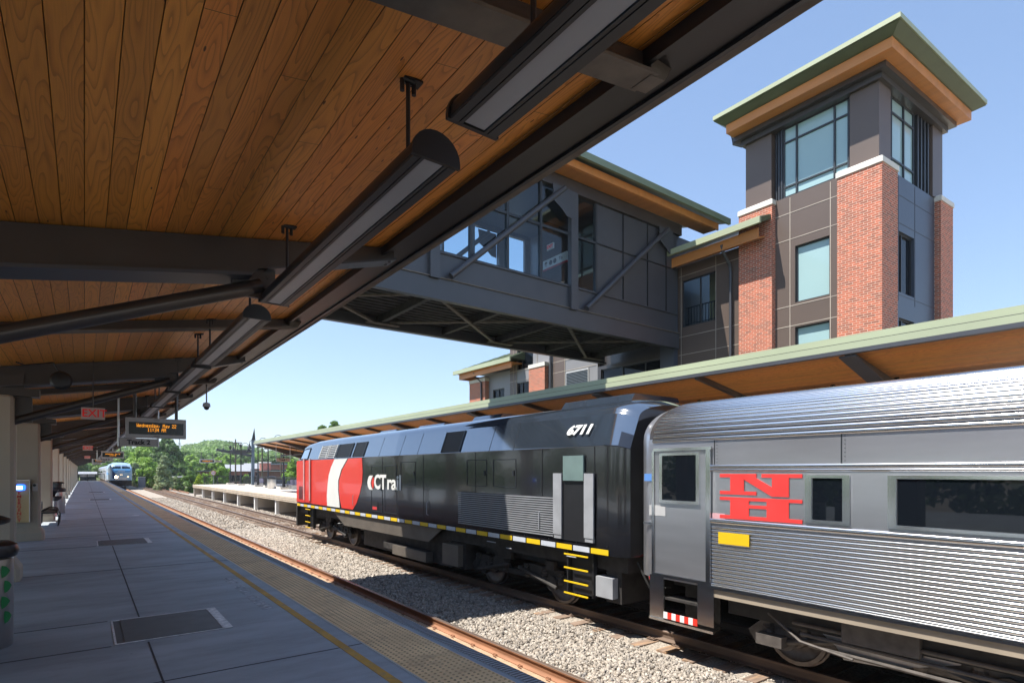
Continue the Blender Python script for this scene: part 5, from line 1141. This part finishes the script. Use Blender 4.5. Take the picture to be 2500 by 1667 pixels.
def crown(h, w, base, seed, conic=False, n=26):
    r = random.Random(seed); B = []
    for i in range(n):
        t = (i + .5) / n; z = base + (h - base) * t
        env = (math.sin(math.pi * min(1, t * .86 + .12)) ** .7) if not conic else (1 - t) ** .75 + .08
        a = r.uniform(0, 6.283); rad = w / 2 * env * r.uniform(.25, .92); s = (w * .6 + h * .16) * .155 * r.uniform(.7, 1.35) * (.7 + .5 * env)
        B.append((rad * math.cos(a), rad * math.sin(a), z, s, s, s * r.uniform(.6, .85)))
    return B
def tree(u, dist, vtop, width, label, kind=0, seed=1, conic=False, base=.22, per=150, leaf=.24, gz=-1.6, n=26, nmul=1.7, name='tree', grp='trees beyond the tracks'):
    x, y = at(u, dist); h = hz(vtop, u, dist) - gz
    s = empty(name, (x, y, gz), random.Random(seed).uniform(0, 6), label=label, cat='bush' if name == 'bush' else 'tree', group=grp)
    n = int(n * nmul); B = crown(h * .97, width, h * base, seed, conic, n)
    o = bpy.data.objects.new('crown', leafmesh('crown', B, per, leaf, seed, LEAFS[kind])); COL.objects.link(o); o.parent = s
    m = MB().tube([(0, 0, 0), (.05 * h * .1, 0, h * .3), (0, .1, h * .55), (0, 0, h * .85)], [h * .022, h * .017, h * .011, h * .003], 8)
    r = random.Random(seed + 5)
    for b_ in B[::5]: m.tube([(0, 0, max(.3, b_[2] - h * .18)), (b_[0] * .6, b_[1] * .6, b_[2] - h * .05), (b_[0], b_[1], b_[2])], [h * .008, h * .005, h * .002], 5)
    m.build('trunk', M_bark, s, True); return s
tree(408, 150, 1068, 6, 'tall dark leafy tree behind the cone shaped one', 2, 11, per=210, leaf=.30, n=34)
tree(352, 165, 1086, 7.5, 'broad bright green tree right of the oncoming train', 1, 12, per=200, leaf=.32, n=34)
tree(318, 185, 1100, 6.5, 'green tree right behind the oncoming locomotive', 0, 13, per=180, leaf=.34, n=30)
tree(400, 112, 1112, 3.3, 'pale cone shaped tree beside the tracks', 4, 14, conic=True, base=.03, per=330, leaf=.16, n=30)
tree(362, 128, 1118, 4, 'bright rounded tree left of the cone shaped one', 1, 15, base=.1, per=220, leaf=.24)
tree(330, 140, 1130, 2.4, 'thin greyish tree at the locomotive side', 4, 16, base=.1, per=160, leaf=.2)
tree(532, 118, 1117, 3.6, 'bright green tree left of the far platform clock display', 1, 17, base=.08, per=260, leaf=.22, n=30)
tree(488, 200, 1106, 9, 'wide mid green tree on the slope', 0, 18, per=170, leaf=.4, n=30)
tree(450, 230, 1100, 10, 'large green tree above the shed', 0, 19, per=170, leaf=.42, n=30)
tree(580, 230, 1102, 11, 'dark green tree behind the grey roof', 2, 20, per=170, leaf=.42, n=30)
tree(660, 180, 1112, 8, 'leafy tree behind the brick factory', 2, 21, per=170, leaf=.36, n=26)
tree(712, 96, 1122, 2.6, 'bright young tree right of the Track 1 sign', 1, 22, base=.05, per=300, leaf=.18)
tree(818, 75, 1026, 3, 'tree whose top shows above the far canopy', 0, 23, base=.1, per=230, leaf=.2)
tree(786, 78, 1036, 2, 'slim tree showing just above the far canopy', 0, 24, base=.1, per=200, leaf=.2)
tree(215, 260, 1116, 12, 'hazy dark tree past the end of the near platform', 2, 25, per=150, leaf=.5)
tree(255, 240, 1118, 9, 'hazy green tree left of the oncoming train', 0, 26, per=150, leaf=.5)
tree(180, 230, 1118, 9, 'tree behind the far columns of the near canopy', 2, 27, per=130, leaf=.5)
for u, d, v, w_, lb, k, sd in ((464, 100, 1150, 2.4, 'loose green bush at the far platform corner', 0, 31), (485, 97, 1157, 1.0, 'bright yellow bush beside the far platform end', 3, 32), (441, 104, 1166, 1.5, 'low dark bush in front of the shed', 2, 33), (346, 130, 1158, 2.4, 'low pale bush left of the cone shaped tree', 4, 34), (500, 110, 1156, 2.2, 'low green bush behind the platform end railing', 1, 35), (600, 110, 1158, 2.2, 'green bush in front of the brick house', 1, 36), (430, 118, 1164, 2.2, 'straw coloured bush before the shed', 4, 37)):
    tree(u, d, v, w_, lb, k, sd, base=.03, per=330, leaf=.13, n=18, name='bush', grp='bushes by the far platform')
B = []; r = random.Random(21)
for i in range(150): B.append((-19 + r.uniform(-2, 2), -12 + i * 1.0, r.uniform(-.5, 2.6), 1.7, 1.7, 1.4))
o = bpy.data.objects.new('hedge_belt', leafmesh('hedge_belt', B, 60, .3, 8, LEAFS[2])); COL.objects.link(o); tag(o, kind='stuff', label='unseen belt of shrubs behind the near platform, added to darken reflections')  # unseen; added so the locomotive side reflects something dark
for i, (u, d, v, w_, k) in enumerate(((470, 170, 1112, 7, 1), (510, 175, 1120, 7, 0), (556, 190, 1112, 8, 1), (610, 200, 1108, 8, 0), (640, 210, 1106, 9, 1), (690, 200, 1104, 9, 0), (438, 160, 1120, 5.5, 0), (374, 190, 1080, 7, 0))):
    tree(u, d, v, w_, ('bright' if k else 'mid green') + ' tree, ' + ORD[i] + ' of the loose row on the slope', k, 60 + i, per=150, leaf=.34, nmul=1.3, base=.12)
# wooded hill
B = []; r = random.Random(9)
for i in range(560):
    u = r.uniform(120, 900); d = r.uniform(255, 430); x, y = at(u, d)
    top = 1092 + 12 * math.sin(u * .021) + (14 if u < 300 else 0) + (430 - d) * .17 - 3; z = hz(top + r.uniform(-3, 4), u, d); s_ = r.uniform(5, 8.5)
    B.append((x, y, z - s_ * .7, s_, s_, s_ * .8))
o = bpy.data.objects.new('wooded_hill', leafmesh('wooded_hill', B, 22, .95, 5, LEAFS[0])); COL.objects.link(o); tag(o, kind='stuff', label='wooded green hillside along the horizon')
m = MB(); g_ = []
for i in range(40):
    u = 60 + i * 24
    g_.append([(*at(u, 240), -1.7), (*at(u, 300), hz(1128, u, 300)), (*at(u, 400), hz(1104 + 10 * math.sin(u * .021), u, 400)), (*at(u, 470), hz(1112, u, 470)), (*at(u, 700), -2)])
m.loft(g_, caps=False); m.build('hill', M_grass, kind='structure', label='green hill beyond the town')
# houses and sheds
M_brown = mat("brown_brick", (.19, .085, .07), .85, 0, .2, 3); M_roofg = mat("grey_roof", (.27, .28, .31), .7, 0, .1, 1); M_brick2 = mat("old_red_brick", (.33, .125, .095), .85, 0, .2, 2)
def house(name, label, u0, u1, d, vt, vr, wallm, roofm, depth=9, gz=-1.6, wins=0, flat=False):
    (x0, y0), (x1, y1) = at(u0, d), at(u1, d); um = (u0 + u1) / 2; L = math.hypot(x1 - x0, y1 - y0); h = hz(vt, um, d) - gz; hr = hz(vr, um, d) - gz
    s = empty(name, (x0, y0, gz), math.atan2(y1 - y0, x1 - x0), label=label, cat='building')
    MB().box(0, L, 0, depth, 0, h).build('wall', wallm, s)
    if flat: MB().box(-.4, L + .4, -.4, depth + .4, h + .002, hr).build('roof', roofm, s)
    else: MB().prism('x', [(-.5, h + .002), (depth / 2, hr), (depth + .5, h + .002)][::-1], -.5, L + .5).build('roof', roofm, s)
    for k in range(wins):
        a = L * (k + .5) / wins - .6; q = MB().box(a, a + 1.2, -.03, 0, h * .35, h * .75).build('window', M_glassd, s); MB().box(a - .1, a + 1.3, -.05, -.03, h * .33, h * .35).build('sill', M_white, q)
    return s
house('brick_house', 'low brick house with long dark grey roof beyond the far platform', 552, 606, 135, 1150, 1133, M_brick2, M_roofg, wins=4)
house('gabled_house', 'house with light grey gabled roof behind the steel mast', 600, 640, 160, 1144, 1130, M_brown, M_roofg, wins=2)
house('brick_factory', 'long red brick factory behind the far platform lamps', 640, 712, 150, 1134, 1131, M_brick2, M_roofg, wins=6, flat=True, depth=20)
house('brick_annex', 'dark brick block in front of the red factory', 628, 720, 120, 1150, 1148.5, M_brown, M_lt, wins=0, flat=True)
s = empty('chimney_stack', (*at(647, 128), -1.6), label='square brick chimney beside the factory', cat='chimney'); MB().box(-.9, .9, -.9, .9, 0, hz(1130, 647, 128) + 1.6).build('stack', M_brick2, s); MB().box(-1, 1, -1, 1, hz(1130, 647, 128) + 1.602, hz(1130, 647, 128) + 1.85).build('cap', M_lime, s)
house('brown_shed', 'brown brick shed left of the speed sign', 487, 516, 125, 1150, 1148.5, M_brown, M_roofg, flat=True)
house('open_shed', 'low open shed with flat pale roof among the bushes', 409, 452, 122, 1165.5, 1163, M_brown, M_lt, flat=True, depth=5, gz=-1.7)
house('warehouse', 'pale roofed warehouse past the end of the near platform', 196, 232, 190, 1158, 1151, M_roofg, M_roofg, wins=3)
s = empty('signal_cabinet', (*at(346, 125), -1.6), label='grey relay cabinet beside the tracks', cat='cabinet'); MB().box(-.55, .55, -.4, .4, .4, 2.2).build('cabinet', mat('slate_cabinet', (.14, .16, .19), .6), s); MB().box(-.6, .6, -.45, .45, 2.202, 2.28).build('roof', M_grey, s); MB().box(-.7, .7, -.5, .5, 0, .4).build('base', M_conc_far, s)
s = empty('speed_sign', (*at(521, 94), -1.6), -AA * .6, label='round white speed sign reading 10 behind the platform end railing', cat='sign'); MB().tube([(0, .03, 0), (0, .03, 3.1)], .04, 6).build('pole', M_lt, s)
MB().lathe((0, 0, 3.1), [(.36, -.02), (.36, .02)], 8, ax='y').build('plate', M_red, s); MB().lathe((0, -.005, 3.1), [(.29, -.02), (.29, .02)], 8, ax='y').build('face', M_white, s); text('lettering', '10', .4, M_red, frame((0, -.03, 3.1), (1, 0, 0), (0, 0, 1)), s, off=.008)
s = empty('radio_mast', (*at(438, 330), 0), label='thin lattice radio mast on the wooded hill', cat='mast'); zt = hz(1071, 438, 330); m = MB()
for q in range(3): m.tube([(.9 * math.cos(q * 2.1), .9 * math.sin(q * 2.1), 0), (.15 * math.cos(q * 2.1), .15 * math.sin(q * 2.1), zt)], .12, 5)
for k in range(12): z_ = zt * k / 12; rr_ = .9 - .75 * k / 12; m.tube([(rr_, 0, z_), (-rr_ * .5, rr_ * .86, z_ + zt / 24), (-rr_ * .5, -rr_ * .86, z_ + zt / 12)], .07, 4)
m.build('lattice', M_grey, s); MB().box(-.8, .8, -.3, .3, zt * .80, zt * .82).box(-.6, .6, -.3, .3, zt * .86, zt * .88).build('antennas', M_lt, s)
for i, (u, d, h) in enumerate(((575, 112, 9), (640, 104, 8.5), (686, 108, 8.5))):
    s = empty('utility_pole', (*at(u, d), -1.6), label=('wooden utility pole before the grey roof', 'utility pole beside the brick chimney', 'utility pole before the factory')[i], cat='utility pole', group='utility poles beyond the far platform')
    MB().tube([(0, 0, 0), (0, 0, h)], [.15, .1], 8).build('pole', M_bark, s, True); MB().box(-1.1, 1.1, -.06, .06, h - .7, h - .55).build('crossarm', M_bark, s)
for i, (x, y, c, lb) in enumerate(((19.5, 76, (.5, .52, .55), 'silver parked car behind the far platform railing'), (19.8, 62, (.6, .6, .6), 'white parked car behind the far platform bin'), (19.6, 68, (.05, .05, .07), 'dark parked car behind the far platform bench'))):
    s = empty('parked_car', (x, y, -.75), label=lb, cat='car', group='cars parked behind the far platform'); cm = mat("car_paint", c, .25, .2, .03, 1, coat=.6)
    MB().loft([[(xx * w_, yy, zz_) for xx, zz_ in ((-.88, .3), (-.9, .75), (-.8, h_), (.8, h_), (.9, .75), (.88, .3))] for yy, w_, h_ in ((-2.2, .8, .72), (-2.0, .97, .86), (-1.1, 1, .95), (1.3, 1, .98), (2.0, .96, .92), (2.2, .82, .75))]).build('body', cm, s, True)
    MB().loft([[(xx * w_, yy, zz_) for xx, zz_ in ((-.78, .9), (-.62, h_), (.62, h_), (.78, .9))] for yy, w_, h_ in ((-1.25, .95, .93), (-.5, 1, 1.38), (.9, 1, 1.42), (1.7, .9, .97))]).build('cabin', M_glassd, s, True)
    for sx in (-1, 1):
        for q in (-1.35, 1.35): MB().lathe((sx * .8, q, .33), [(.32, -.1), (.33, 0), (.32, .1)], 14, ax='x').build('wheel', M_rubber, s, True)
MB().box(18.3, 40, 30, 84, -1.6, -.76).build('car_park', M_asph, kind='structure', label='asphalt car park behind the far platform')

# ------------------------------------------------------------------ thin summer haze over the whole place
hm = bpy.data.materials.new('haze_air'); hm.use_nodes = True; n_ = hm.node_tree; n_.nodes.remove(n_.nodes['Principled BSDF']); pv = n_.nodes.new('ShaderNodeVolumePrincipled')
pv.inputs['Color'].default_value = (.90, .94, 1, 1); pv.inputs['Density'].default_value = .00035; pv.inputs['Anisotropy'].default_value = .2
n_.links.new(pv.outputs[0], n_.nodes['Material Output'].inputs['Volume'])
MB().box(-950, 1550, -450, 1950, -3, 60).build('haze', hm, kind='stuff', label='thin pale summer haze')
